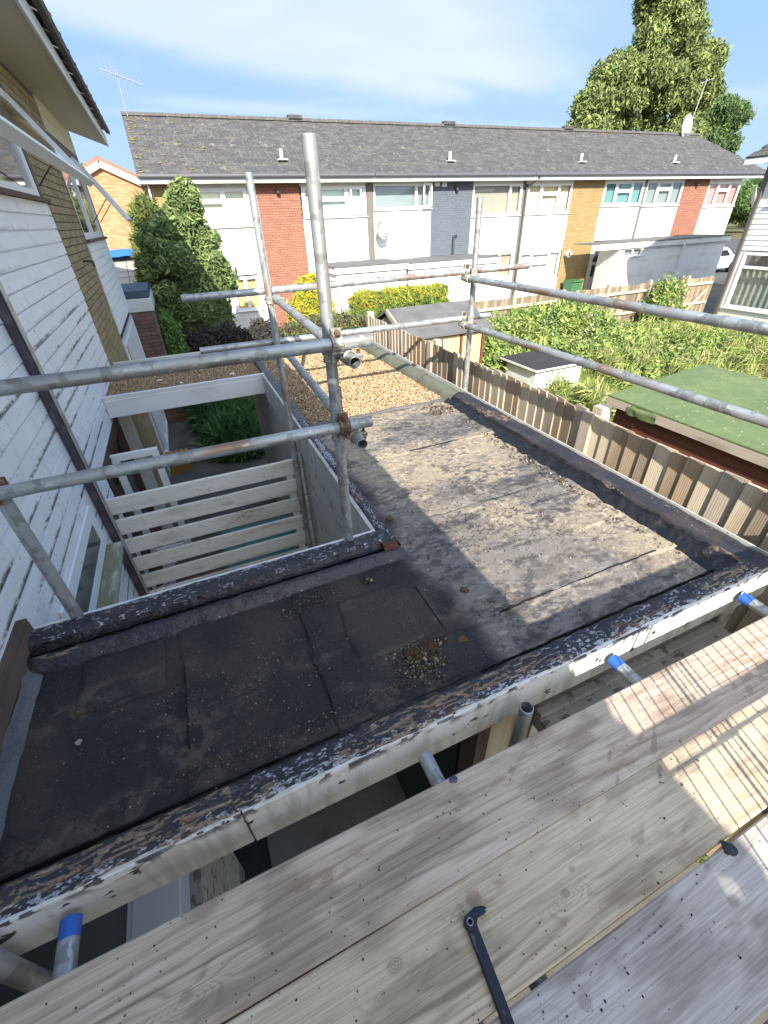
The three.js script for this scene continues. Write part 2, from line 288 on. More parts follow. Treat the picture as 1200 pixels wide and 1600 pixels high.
const kerbMats = [std({ ...flakeTex(401, -0.02, 0.12, 0.07), bumpScale: 0.005, roughness: 0.7 }), std({ ...flakeTex(451, -0.03, 0.0, 0.155), bumpScale: 0.005, roughness: 0.65 }), std({ ...flakeTex(471, -0.2, 0.0, 0.3), bumpScale: 0.005, roughness: 0.65 })];
const masticMat = std({ ...pair(1024, 256, [2, 0.5], (u, v) => { const n = fbm(u * 22, v * 26, 5, 501), m = fbm(u * 5, v * 9, 4, 503), f = fbm(u * 60, v * 70, 3, 507); return [...mix3(mix3(rgb(14, 14, 16), rgb(36, 35, 38), n), rgb(96, 88, 78), step(0.64, 0.76, m) * 0.5), 0.5 * n + 0.5 * f]; }), bumpScale: 0.010, roughness: 0.38 });
const rollMat = std({ ...pair(512, 256, [1.2, 0.4], (u, v) => { const n = fbm(u * 8, v * 14, 5, 521), g = h2(u * 900 | 0, v * 900 | 0, 3); let c = mix3(rgb(112, 116, 98), rgb(82, 86, 78), n); c = c.map((k) => k * (0.85 + 0.3 * g)); return [...c, 0.5 * n + 0.5 * g]; }), bumpScale: 0.003, roughness: 0.9 });
const greyFelt = std({ ...pair(512, 512, [1.6, 1.6], (u, v) => { const n = fbm(u * 5, v * 5, 5, 531), g = h2(u * 700 | 0, v * 700 | 0, 3); let c = mix3(rgb(112, 112, 110), rgb(82, 82, 84), n); c = c.map((k) => k * (0.88 + 0.24 * g)); return [...c, 0.5 * n + 0.5 * g]; }), bumpScale: 0.002, roughness: 0.9 });
const greenFelt = std({ ...pair(512, 512, [1.9, 1.9], (u, v) => { const n = fbm(u * 3, v * 3, 5, 541), m = fbm(u * 13, v * 13, 4, 543), g = h2(u * 700 | 0, v * 700 | 0, 3), sp = h2(u * 90 | 0, v * 90 | 0, 8); let c = mix3(rgb(104, 122, 78), rgb(84, 100, 64), n); c = mix3(c, rgb(122, 128, 88), step(0.5, 0.7, m) * 0.4); c = c.map((k) => k * (0.88 + 0.24 * g)); if (sp > 0.998) c = rgb(190, 190, 176); return [...c, 0.5 * n + 0.5 * g]; }), bumpScale: 0.002, roughness: 0.95 });

// metal
const galv = (seed, dirt) => { const t = pair(1024, 128, [2.2, 0.152], (u, v) => { const n = fbm(u * 9, v * 22, 5, seed), s = fbm(u * 3, v * 60, 4, seed + 3), r = fbm(u * 3 + 4, v * 8, 5, seed + 7); let c = mix3(rgb(150, 157, 160), rgb(186, 190, 190), n); c = mix3(c, rgb(142, 148, 150), step(0.5, 0.75, s) * 0.6); c = mix3(c, rgb(146, 120, 100), step(0.54, 0.78, r) * dirt); c = mix3(c, rgb(96, 92, 88), step(0.58, 0.66, fbm(u * 24, v * 14, 5, seed + 11)) * 0.35); c = mix3(c, rgb(214, 214, 208), step(0.70, 0.76, fbm(u * 30, v * 50, 4, seed + 9)) * 0.6); return [...c, n]; }); return std({ ...t, bumpScale: 0.0006, metalness: 0.45, roughness: 0.45 }); };
const galvMats = [galv(601, 0.3), galv(641, 0.9)];
const couplerMat = std({ ...pair(128, 128, [0.2, 0.2], (u, v) => { const n = fbm(u * 60, v * 60, 4, 661); return [...mix3(rgb(168, 168, 160), rgb(120, 104, 88), step(0.5, 0.75, n)), n]; }), bumpScale: 0.001, metalness: 0.5, roughness: 0.55 });
const rustMat = std({ ...pair(128, 128, [0.2, 0.2], (u, v) => { const n = fbm(u * 60, v * 60, 4, 671); return [...mix3(rgb(112, 84, 68), rgb(150, 140, 128), step(0.5, 0.75, n)), n]; }), bumpScale: 0.001, metalness: 0.3, roughness: 0.75 });
const blueTape = std({ color: hex('#2c63b8'), roughness: 0.55 });
const blackSteel = std({ ...pair(256, 64, [0.4, 0.05], (u, v) => { const n = fbm(u * 40, v * 60, 4, 681); return [...mix3(rgb(44, 46, 56), rgb(108, 108, 112), step(0.6, 0.8, n)), n]; }), bumpScale: 0.0005, metalness: 0.6, roughness: 0.42 });

// masonry, ground
const plainBricks = (list) => list.map((c) => std({ color: hex(`rgb(${c.map((k) => Math.round(k * 0.9)).join(',')})`), roughness: 0.92 }));
const brickBump = tex(128, 64, [0.23, 0.075], (u, v) => { const n = fbm(u * 60, v * 80, 4, 700); return [n, n, n]; }, false);
const brickMat = (list) => list.map((c, i) => std({ map: tex(128, 64, [0.23, 0.075], (u, v) => mix3(rgb(...c), rgb(...c.map((k) => k * 0.74)), fbm(u * 60, v * 80, 4, 700 + i * 9))), bumpMap: brickBump, bumpScale: 0.002, roughness: 0.9 }));
const oliveBricks = brickMat([[168, 148, 108], [160, 140, 102], [176, 156, 116]]);
const creamBoard = std({ color: hex('#cfc2a2'), roughness: 0.7 });
const brownBricks = brickMat([[138, 108, 94], [150, 118, 102], [124, 100, 88]]);
const blueBricks = plainBricks([[72, 72, 80], [84, 84, 92]]);
const mortar = std({ color: hex('#5d5648'), roughness: 0.95 });
const concrete = std({ ...pair(1024, 1024, [3, 3], (u, v) => { const n = fbm(u * 3, v * 3, 6, 801), m = fbm(u * 14, v * 14, 4, 805), g = h2(u * 400 | 0, v * 400 | 0, 2); let c = mix3(rgb(112, 110, 104), rgb(82, 80, 76), n); c = mix3(c, rgb(72, 76, 58), step(0.55, 0.75, m * 0.6 + n * 0.4) * 0.5); return [...c.map((k) => k * (0.9 + 0.2 * g)), 0.5 * m + 0.5 * g]; }), bumpScale: 0.004, roughness: 0.95 });
const soil = std({ ...pair(1024, 1024, [9, 9], (u, v) => { const n = fbm(u * 2, v * 2, 6, 811), m = fbm(u * 12, v * 12, 4, 815), g = h2(u * 200 | 0, v * 200 | 0, 2); let c = mix3(rgb(104, 88, 60), rgb(86, 98, 46), step(0.35, 0.6, n)); c = mix3(c, rgb(124, 112, 72), step(0.5, 0.7, m) * 0.5); return [...c.map((k) => k * (0.85 + 0.3 * g)), 0.5 * m + 0.5 * g]; }), bumpScale: 0.03, roughness: 1 });
const asphalt = std({ ...pair(512, 512, [4, 4], (u, v) => { const n = fbm(u * 3, v * 3, 5, 821), g = h2(u * 128 | 0, v * 128 | 0, 2); const c = mix3(rgb(92, 92, 92), rgb(74, 74, 74), n); return [...c.map((k) => k * (0.9 + 0.2 * g)), g]; }), bumpScale: 0.006, roughness: 0.95 });
const tileMats = [[92, 90, 89], [85, 84, 84], [99, 96, 93]].map((c, i) => std({ ...pair(256, 256, [0.9, 0.9], (u, v) => { const n = fbm(u * 10, v * 10, 5, 841 + i), l = step(0.66, 0.74, fbm(u * 16, v * 16, 4, 861 + i)); let k = mix3(rgb(...c), rgb(...c.map((q) => q * 0.72)), n); k = mix3(k, rgb(150, 146, 122), l * 0.5); return [...k, n]; }), bumpScale: 0.004, roughness: 0.85 }));
const leafMat = new THREE.MeshPhysicalMaterial({ color: 0xffffff, roughness: 0.9, transmission: 0.3, thickness: 0, side: THREE.DoubleSide });
const bark = std({ ...pair(128, 256, [0.6, 1.2], (u, v) => { const n = fbm(u * 26, v * 7, 4, 881); return [...mix3(rgb(96, 80, 62), rgb(58, 48, 40), n), n]; }), bumpScale: 0.01, roughness: 0.95 });
const paleConcrete = std({ ...pair(512, 256, [1.2, 0.6], (u, v) => { const n = fbm(u * 14, v * 14, 5, 891), d = step(0.6, 0.7, fbm(u * 24, v * 34, 4, 893)); return [...mix3(mix3(rgb(196, 192, 182), rgb(164, 160, 150), n), rgb(84, 80, 66), d * 0.6), n]; }), bumpScale: 0.003, roughness: 0.95 });

// ---------------------------------------------------------------- ground
{
  const plane = (x0, x1, z0, z1, y) => { const g = new THREE.PlaneGeometry(x1 - x0, z1 - z0); g.rotateX(-Math.PI / 2); g.translate((x0 + x1) / 2, y, (z0 + z1) / 2); return metres(g, 0); };
  struct(obj('ground', plane(-220, 220, -320, 80, G), soil));
  struct(obj('concrete_yard', plane(-8, 2.36, -11.0, 6, G + 0.004), concrete));
  struct(obj('forecourt', plane(-8, 60, -18, -12.9, G + 0.004), concrete));
  struct(obj('road', plane(28.6, 70, -60, -18.2, G + 0.006), asphalt));
}

// ---------------------------------------------------------------- windows, on a wall that faces +z ('z'), +x ('x') or -x ('-x')
function mapBox(face, f, s0, s1, y0, y1, d0, d1, c = 0) {
  const B = c ? (a, b, e, g, h, i, al) => cb(a, b, e, g, h, i, c, al) : bx;
  if (face === 'z') return B(s0, s1, y0, y1, f + d0, f + d1, 0);
  if (face === 'x') return B(f + d0, f + d1, y0, y1, Math.min(s0, s1), Math.max(s0, s1), 2);
  return B(f - d1, f - d0, y0, y1, Math.min(s0, s1), Math.max(s0, s1), 2);
}
// cols: list of {w: share of the width, bars: [heights of transoms as shares]}
function makeWindow(parent, face, f, s0, s1, y0, y1, cols, blind, { fr = 0.06, frameMat = upvc, sill = true, depth = 0.05, room = true } = {}) {
  const parts = [], B = (a, b, c, d, e, g, ch) => mapBox(face, f, a, b, c, d, e, g, ch);
  parts.push(B(s0, s1, y1 - fr, y1, -depth, 0.02, 0.004), B(s0, s1, y0, y0 + fr, -depth, 0.02, 0.004), B(s0, s0 + fr, y0 + fr, y1 - fr, -depth, 0.02), B(s1 - fr, s1, y0 + fr, y1 - fr, -depth, 0.02));
  if (sill) parts.push(B(s0 - 0.03, s1 + 0.03, y0 - 0.035, y0 - 0.002, -0.02, 0.075, 0.004));
  const panes = []; let s = s0 + fr; const tot = s1 - s0 - 2 * fr;
  cols.forEach((col, i) => {
    const e = s + tot * col.w, a = s + (i ? fr * 0.5 : 0), b = e - (i < cols.length - 1 ? fr * 0.5 : 0);
    if (i < cols.length - 1) parts.push(B(e - fr * 0.5, e + fr * 0.5, y0 + fr, y1 - fr, -depth, 0.016));
    const ys = [y0 + fr, ...(col.bars ?? []).map((t) => mix(y0, y1, t)), y1 - fr];
    for (let k = 0; k < ys.length - 1; k++) {
      if (k) parts.push(B(a, b, ys[k] - fr * 0.45, ys[k] + fr * 0.45, -depth, 0.018));
      const p0 = ys[k] + (k ? fr * 0.45 : 0), p1 = ys[k + 1] - (k < ys.length - 2 ? fr * 0.45 : 0);
      if (!col.open) panes.push([a, b, p0, p1]); else panes.push([a, b, p0, p1, col.open]);
      if (col.sash !== false) { const q = 0.028; parts.push(B(a, b, p0, p0 + q, -0.03, 0.026), B(a, b, p1 - q, p1, -0.03, 0.026), B(a, a + q, p0 + q, p1 - q, -0.03, 0.026), B(b - q, b, p0 + q, p1 - q, -0.03, 0.026)); }
    }
    s = e;
  });
  const w = obj('window', parts, frameMat, parent);
  for (const [a, b, c, d] of panes) obj('pane', B(a, b, c, d, -0.018, -0.012), glass, w);
  if (blind) obj('blind', B(s0 + fr, s1 - fr, y0 + fr, y1 - fr, -0.14, -0.125), blind, w);
  if (room) obj('reveal', [B(s0 + 0.005, s1 - 0.005, y0 + 0.005, y1 - 0.005, -0.45, -0.43)], plaster, w);
  return w;
}
function pleats(face, f, s0, s1, y0, y1, n, amp = 0.03) { // hanging curtain
  const pos = [], idx = [], N = n * 6; for (let i = 0; i <= N; i++) { const s = mix(s0, s1, i / N), d = f + amp * Math.sin(i / 6 * Math.PI * 2) * (0.7 + 0.3 * h2(i, 3, n)); for (const y of [y0, y1]) pos.push(...(face === 'z' ? [s, y, d] : [d, y, s])); }
  for (let i = 0; i < N; i++) { const p = i * 2; idx.push(p, p + 2, p + 1, p + 2, p + 3, p + 1); }
  const g = new THREE.BufferGeometry(); g.setAttribute('position', new THREE.Float32BufferAttribute(pos, 3)); g.setIndex(idx); g.computeVertexNormals(); return metres(g, 1);
}
// bricks of a wall panel: near ones single meshes (up to `single`), the others joined
function brickPanel(parent, face, f, s0, s1, y0, y1, mats, { single = 0, near, seed = 1, bw = 0.215, gap = 0.01, bh = 0.065, proud = 0.012, backMat = mortar, backDepth = 0.1 } = {}) {
  const R = rng(seed), list = [], dir = Math.sign(s1 - s0), W = Math.abs(s1 - s0);
  let row = 0; for (let y = y0; y + bh <= y1 + 1e-6; y += bh + gap, row++) for (let s = row % 2 ? -(bw + gap) / 2 : 0; s < W - 0.02; s += bw + gap) { const a = Math.max(0, s), b = Math.min(W, s + bw); if (b - a > 0.03) list.push([s0 + dir * a, s0 + dir * b, y, y + bh]); }
  obj('brick_backing', mapBox(face, f, s0, s1, y0, y1, -backDepth, 0), backMat, parent);
  const dist = ([a, b, c, d]) => { const s = (a + b) / 2, y = (c + d) / 2, p = face === 'z' ? [s, y, f] : [f, y, s]; return near ? Math.hypot(p[0] - near[0], p[1] - near[1], p[2] - near[2]) : 0; };
  list.sort((p, q) => dist(p) - dist(q));
  const rest = mats.map(() => []), shared = {};
  list.forEach(([a, b, c, d], i) => {
    const k = Math.floor(R() * mats.length), e = proud + (R() - 0.5) * 0.004;
    if (i < single) {
      const w = Math.round(Math.abs(b - a) * 1000), v = Math.floor(R() * 3), key = w + '_' + v;
      if (!shared[key]) shared[key] = metres((() => { const g = face === 'z' ? cb(-w / 2000, w / 2000, 0, bh, -0.02, 0.012 + v * 0.0015, 0.003, 0) : cb(-0.02, 0.012 + v * 0.0015, 0, bh, -w / 2000, w / 2000, 0.003, 2); return g; })(), face === 'z' ? 0 : 2, [v * 0.31, v * 0.17]);
      put('brick', shared[key], mats[k], parent, face === 'z' ? [(a + b) / 2, c, f] : [f, c, (a + b) / 2]);
    } else rest[k].push(mapBox(face, f, Math.min(a, b), Math.max(a, b), c, d, 0.0005, e));
  });
  rest.forEach((r, k) => r.length && obj('brickwork', r, mats[k], parent, 'stuff'));
}

// ---------------------------------------------------------------- the house on the left (its side wall faces +x)
const WX = -0.955;
{
  const H = thing('house', 'tall house with white mouldy boards, an olive brick strip and open top-hung windows', 'house', [-4.5, G, -3]);
  // rooms behind the windows: back wall, floors, end walls
  obj('wall_core', bx(-8, -3.2, G, 1.325, -10.58, 5.0), plaster, H);
  for (const [a, b] of [[1.27, 1.325], [-1.44, -1.28], [G, G + 0.1]]) obj('room_slab', bx(-3.199, WX - 0.105, a, b, -10.58, 5.0), plaster, H);
  for (const [a, b] of [[-10.58, -10.5], [-7.2, -7.1], [4.9, 5.0]]) obj('room_wall', bx(-3.199, WX - 0.105, G + 0.1, 1.27, a, b), plaster, H);
  // white shiplap: boards from z = 1.2 to -6.1 below the big window, and under the second window
  const prof = (z0, z1, bh) => { // one board, shiplap section: a rebate at the top, a drip edge at the foot
    const s = new THREE.Shape([[0, 0], [0.020, 0.002], [0.020, 0.010], [0.017, bh - 0.012], [0.010, bh - 0.009], [0.001, bh - 0.008], [0.001, bh], [0, bh]].map((p) => new THREE.Vector2(...p)));
    const g = new THREE.ExtrudeGeometry(s, { depth: Math.abs(z1 - z0), bevelEnabled: false }); g.translate(0, 0, z1); return g;
  };
  const R = rng(5), bh = 0.1085;
  const board = (za, zb, y, k) => { const g = metres(prof(za, zb, bh - 0.0005), 2, [R() * 3.5, 0]); const uv = g.attributes.uv, p = g.attributes.position; for (let i = 0; i < uv.count; i++) uv.setY(i, clamp(p.getY(i) / bh, 0.01, 0.99) * 0.11); g.translate(WX - 0.006 + (R() - 0.5) * 0.003, y, 0); obj('board', g, boardMats[k], H); };
  const backing = std({ color: hex('#3a3734'), roughness: 0.95 });
  obj('board_backing', [bx(WX - 0.1, WX - 0.007, -1.63, 0.22, -6.1, 1.2, 2), bx(WX - 0.1, WX - 0.007, G, -1.63, -3.89, 1.2, 2), bx(WX - 0.1, WX - 0.007, G, -1.63, -6.1, -5.29, 2)], backing, H);
  for (let k = 0; k < 38; k++) {
    const y = 0.225 - (k + 1) * bh; if (y < G) break; const wr = (n) => k < 4 ? (k + n) % 2 : k < 8 ? [1, 2, 1, 4][(k + n) % 4] : [3, 2, 4, 3, 4][(k + n) % 5];
    if (y + bh < -1.62 && y + bh > -3.2) { board(-1.72, -1.92, y, wr(1)); if (y + bh < -1.90 || y > -1.65) board(-1.92, -3.86, y, wr(0)); else board(-3.12, -3.86, y, wr(0)); }
    else { const j = -1.2 - 2.2 * R(); board(1.2, j, y, wr(1)); board(j - 0.004, -6.1, y, wr(0)); }
  }
  obj('dark_side_panel', cb(WX - 0.006, WX + 0.03, G, -1.64, -1.715, 1.2, 0.006, 1), std({ color: hex('#3b4044'), roughness: 0.5 }), H);  // dark panel instead of white boards, deep shade below the roof put into its colour
  // upper window band over the boards
  obj('window_head', bx(WX - 0.1, WX + 0.01, 1.02, 1.325, -6.1, 5.0, 2), brownFrame, H);
  obj('wall_return', bx(WX - 0.1, WX - 0.002, 0.22, 1.02, 2.0, 5.0, 2), whitePaint, H);
  obj('sill_board', cb(WX - 0.04, WX + 0.05, 0.215, 0.25, -6.12, 2.0, 0.004, 2), timberMat, H);
  const w1 = obj('window', [bx(WX - 0.06, WX, 0.25, 1.02, -6.1, -5.98, 2), bx(WX - 0.06, WX, 0.97, 1.02, -5.98, 2, 2)], brownFrame, H);
  obj('jamb', [bx(WX - 0.05, WX - 0.005, 0.25, 0.97, -5.975, -5.80, 2), bx(WX - 0.05, WX - 0.005, 0.25, 0.31, -5.80, 2, 2), bx(WX - 0.05, WX - 0.005, 0.31, 0.97, -4.2, -4.1, 2), bx(WX - 0.05, WX - 0.005, 0.31, 0.97, -2.6, -2.5, 2)], upvc, w1);
  for (const [a, b] of [[-5.8, -4.2], [-4.1, -2.6]]) obj('pane', bx(WX - 0.035, WX - 0.03, 0.31, 0.97, a, b, 2), glass, w1);
  // a top-hung sash: hinge line at the wall, bottom rail pushed out
  const sash = (z0, z1, hx, hy, bxx, by, t = 0.05) => {
    const L = Math.hypot(bxx - hx, by - hy), ang = Math.atan2(bxx - hx, hy - by), G2 = [];
    const put2 = (a, b, u0, u1, th = 0.045) => { const g = new THREE.BoxGeometry(th, u1 - u0, Math.abs(b - a)); g.translate(0, -(u0 + u1) / 2, (a + b) / 2); g.rotateZ(ang); g.translate(hx, hy, 0); return metres(g, 2); };
    G2.push(put2(z0, z1, 0, t), put2(z0, z1, L - t * 1.1, L), put2(z0, z0 + t, t, L - t), put2(z1 - t, z1, t, L - t), put2(z0, z1, L, L + 0.012, 0.06));
    const o = obj('open_sash', G2, upvc, H); obj('pane', put2(z0 + t, z1 - t, t, L - t, 0.006), glass, o);
    for (const z of [z0 + 0.08, z1 - 0.08]) obj('stay', tube([hx + 0.01, by - 0.02, z], [mix(hx, bxx, 0.62), mix(hy, by, 0.62), z], 0.007, 6, false), darkPipe, o);
  };
  sash(-5.92, -2.45, WX + 0.03, 0.97, -0.487, 0.355);
  // olive brick strip
  brickPanel(H, 'x', WX - 0.012, -6.105, -7.98, G + 0.02, 1.325, oliveBricks, { single: 300, near: [0, -0.3, 0], seed: 9 });
  obj('wall_bracket', [tube([WX, -0.33, -7.1], [WX + 0.10, -0.34, -7.1], 0.012, 8, false), tube([WX + 0.10, -0.34, -7.1], [WX + 0.10, -0.40, -7.1], 0.012, 8, false)], darkPipe, H);
  obj('meter_box', cb(WX, WX + 0.06, -1.74, -1.53, -6.85, -6.62, 0.01), upvc, H);
  // second bay: window over white boards, patio door below
  obj('board_backing', bx(WX - 0.1, WX - 0.007, -1.44, -0.16, -10.6, -7.985, 2), backing, H);
  for (let y = -0.27, k = 0; y > -1.46; y -= bh, k++) board(-7.985, -10.6, y, k % 2);
  obj('corner_post', bx(WX - 0.1, WX, G, 1.325, -10.66, -10.6, 1), whitePaint, H);
  const w2 = obj('window', [bx(WX - 0.06, WX, -0.13, 1.0, -8.06, -7.985, 1), bx(WX - 0.06, WX, -0.13, 1.0, -10.6, -10.5, 1), bx(WX - 0.06, WX, 0.9, 1.0, -10.5, -8.06, 2)], brownFrame, H);
  obj('jamb', [bx(WX - 0.05, WX - 0.004, -0.13, -0.05, -10.5, -8.06, 2), bx(WX - 0.05, WX - 0.004, -0.05, 0.9, -8.14, -8.06, 1), bx(WX - 0.05, WX - 0.004, -0.05, 0.9, -9.3, -9.2, 1), bx(WX - 0.05, WX - 0.004, -0.05, 0.9, -10.5, -10.42, 1)], upvc, w2);
  for (const [a, b] of [[-9.2, -8.14], [-10.42, -9.3]]) obj('pane', bx(WX - 0.035, WX - 0.03, -0.05, 0.9, a, b, 2), glass, w2);
  obj('sill_board', cb(WX - 0.04, WX + 0.05, -0.165, -0.132, -10.62, -7.99, 0.004, 2), timberMat, H);
  for (let k = 0; k < 4; k++) obj('lintel_board', cb(WX - 0.1, WX + 0.004 - 0.002 * (k % 2), 1.002 + k * 0.081, 1.079 + k * 0.081, -10.6, -7.985, 0.006, 2), creamBoard, H);
  sash(-10.48, -9.26, WX + 0.03, 0.86, -0.43, 0.10);
  makeWindow(H, 'x', WX, -10.58, -8.0, -3.75, -1.47, [{ w: 0.33 }, { w: 0.33 }, { w: 0.34 }], null, { sill: false, room: false });
  obj('apron', bx(WX - 0.1, WX, G, -3.76, -10.6, -7.985, 2), whitePaint, H);
  // ground-floor window behind the slatted screen, with an opened casement, and ribbed white trim
  const lw = makeWindow(H, 'x', WX, -5.28, -3.9, -3.0, -1.66, [{ w: 0.5 }, { w: 0.5 }], null, { frameMat: brownFrame, fr: 0.07, room: false });
  const cz = -4.25; obj('open_casement', [bx(WX + 0.02, WX + 0.42, -1.78, -1.72, cz - 0.02, cz + 0.02), bx(WX + 0.02, WX + 0.42, -2.9, -2.84, cz - 0.02, cz + 0.02), bx(WX + 0.02, WX + 0.08, -2.84, -1.78, cz - 0.02, cz + 0.02), bx(WX + 0.36, WX + 0.42, -2.84, -1.78, cz - 0.02, cz + 0.02)], upvc, H);
  obj('casement_pane', bx(WX + 0.08, WX + 0.36, -2.84, -1.78, cz - 0.004, cz + 0.004), glass, H);
  obj('white_trim', [0, 1, 2].map((k) => cb(WX - 0.05, WX + 0.03 - k * 0.004, G, -1.64, -6.09 + k * 0.27, -5.84 + k * 0.27, 0.012, 1)), whitePaint, H);
  obj('apron', bx(WX - 0.1, WX - 0.004, G, -3.04, -5.29, -3.88, 2), whitePaint, H);
  obj('head_board', bx(WX - 0.1, WX - 0.004, -1.655, -1.625, -5.29, -3.87, 2), whitePaint, H);
  // narrow window by the flat roof, with its mossy sill
  const nw = obj('window', [bx(WX + 0.016, WX + 0.034, -1.885, -1.815, -3.1, -2.02, 2), bx(WX + 0.016, WX + 0.034, -1.655, -1.575, -3.1, -2.02, 2), bx(WX + 0.016, WX + 0.034, -1.815, -1.655, -3.1, -2.99, 1), bx(WX + 0.016, WX + 0.034, -1.815, -1.655, -2.14, -2.02, 1)], upvc, H);
  obj('pane', bx(WX + 0.022, WX + 0.030, -1.815, -1.655, -2.99, -2.14, 2), darkPane, nw);
  obj('window_sill', cb(WX - 0.02, -0.83, -1.955, -1.90, -3.07, -2.0, 0.006, 2), std({ ...pair(512, 64, [1.2, 0.12], (u, v) => { const n = fbm(u * 14, v * 30, 5, 921), m = step(0.4, 0.62, fbm(u * 5, v * 22, 5, 925)); return [...mix3(mix3(rgb(196, 196, 186), rgb(150, 148, 132), n), rgb(104, 104, 70), m * 0.6), n]; }), bumpScale: 0.004, roughness: 0.95 }), H);
  // eaves: soffit, fascia and the lowest course of tiles
  const sof = new THREE.Shape([[WX - 0.2, -5.0], [-0.517, -5.0], [-0.517, 12.35], [WX, 10.62], [WX - 0.2, 10.62]].map((p) => new THREE.Vector2(...p)));
  const sg = new THREE.ExtrudeGeometry(sof, { depth: 0.015, bevelEnabled: false }); sg.rotateX(-Math.PI / 2); sg.translate(0, 1.327, 0); obj('soffit', metres(sg, 2), std({ color: hex('#c9c2b4'), roughness: 0.8 }), H);
  obj('fascia_board', cb(-0.516, -0.495, 1.315, 1.47, -12.36, 5.0, 0.004, 2), whitePaint, H);
  const tileG = (() => { const g = merge([cb(-0.42, 0, 0.012, 0.034, -0.23, 0.23, 0.006, 2), cb(-0.06, 0.004, -0.018, 0.03, -0.226, 0.226, 0.01, 2), cb(-0.42, -0.002, 0.030, 0.052, 0.14, 0.232, 0.01, 2)]); return g; })();
  for (let i = 0, z = 4.7; z > -12.3; z -= 0.5, i++) for (let r = 0; r < 3; r++) put('roof_tile', tileG, tileMats[(i + r) % 3], H, [-0.40 - r * 0.33, 1.475 + r * 0.152 + (i % 2) * 0.004, z - (r % 2) * 0.25], [0, 0, -0.36]);
  const rs = new THREE.Shape([[-0.5, 1.45], [-4.5, 3.12], [-8.5, 1.45], [-8.5, 1.36], [-0.5, 1.36]].map((p) => new THREE.Vector2(...p)));
  const rg = new THREE.ExtrudeGeometry(rs, { depth: 15.6, bevelEnabled: false }); rg.translate(0, 0, -10.62); obj('roof', metres(rg, 2), tileMats[1], H);
  // slotted steel angle fixed up the wall beside the slatted screen
  obj('steel_angle', [bx(WX + 0.02, WX + 0.08, G, 1.3, -3.31, -3.304, 1), bx(WX + 0.074, WX + 0.08, G, 1.3, -3.304, -3.25, 1)], galvMats[0], H);
  obj('downpipe', cb(WX + 0.018, WX + 0.07, G, 1.31, -3.30, -3.25, 0.006, 1), darkPipe, H);
}

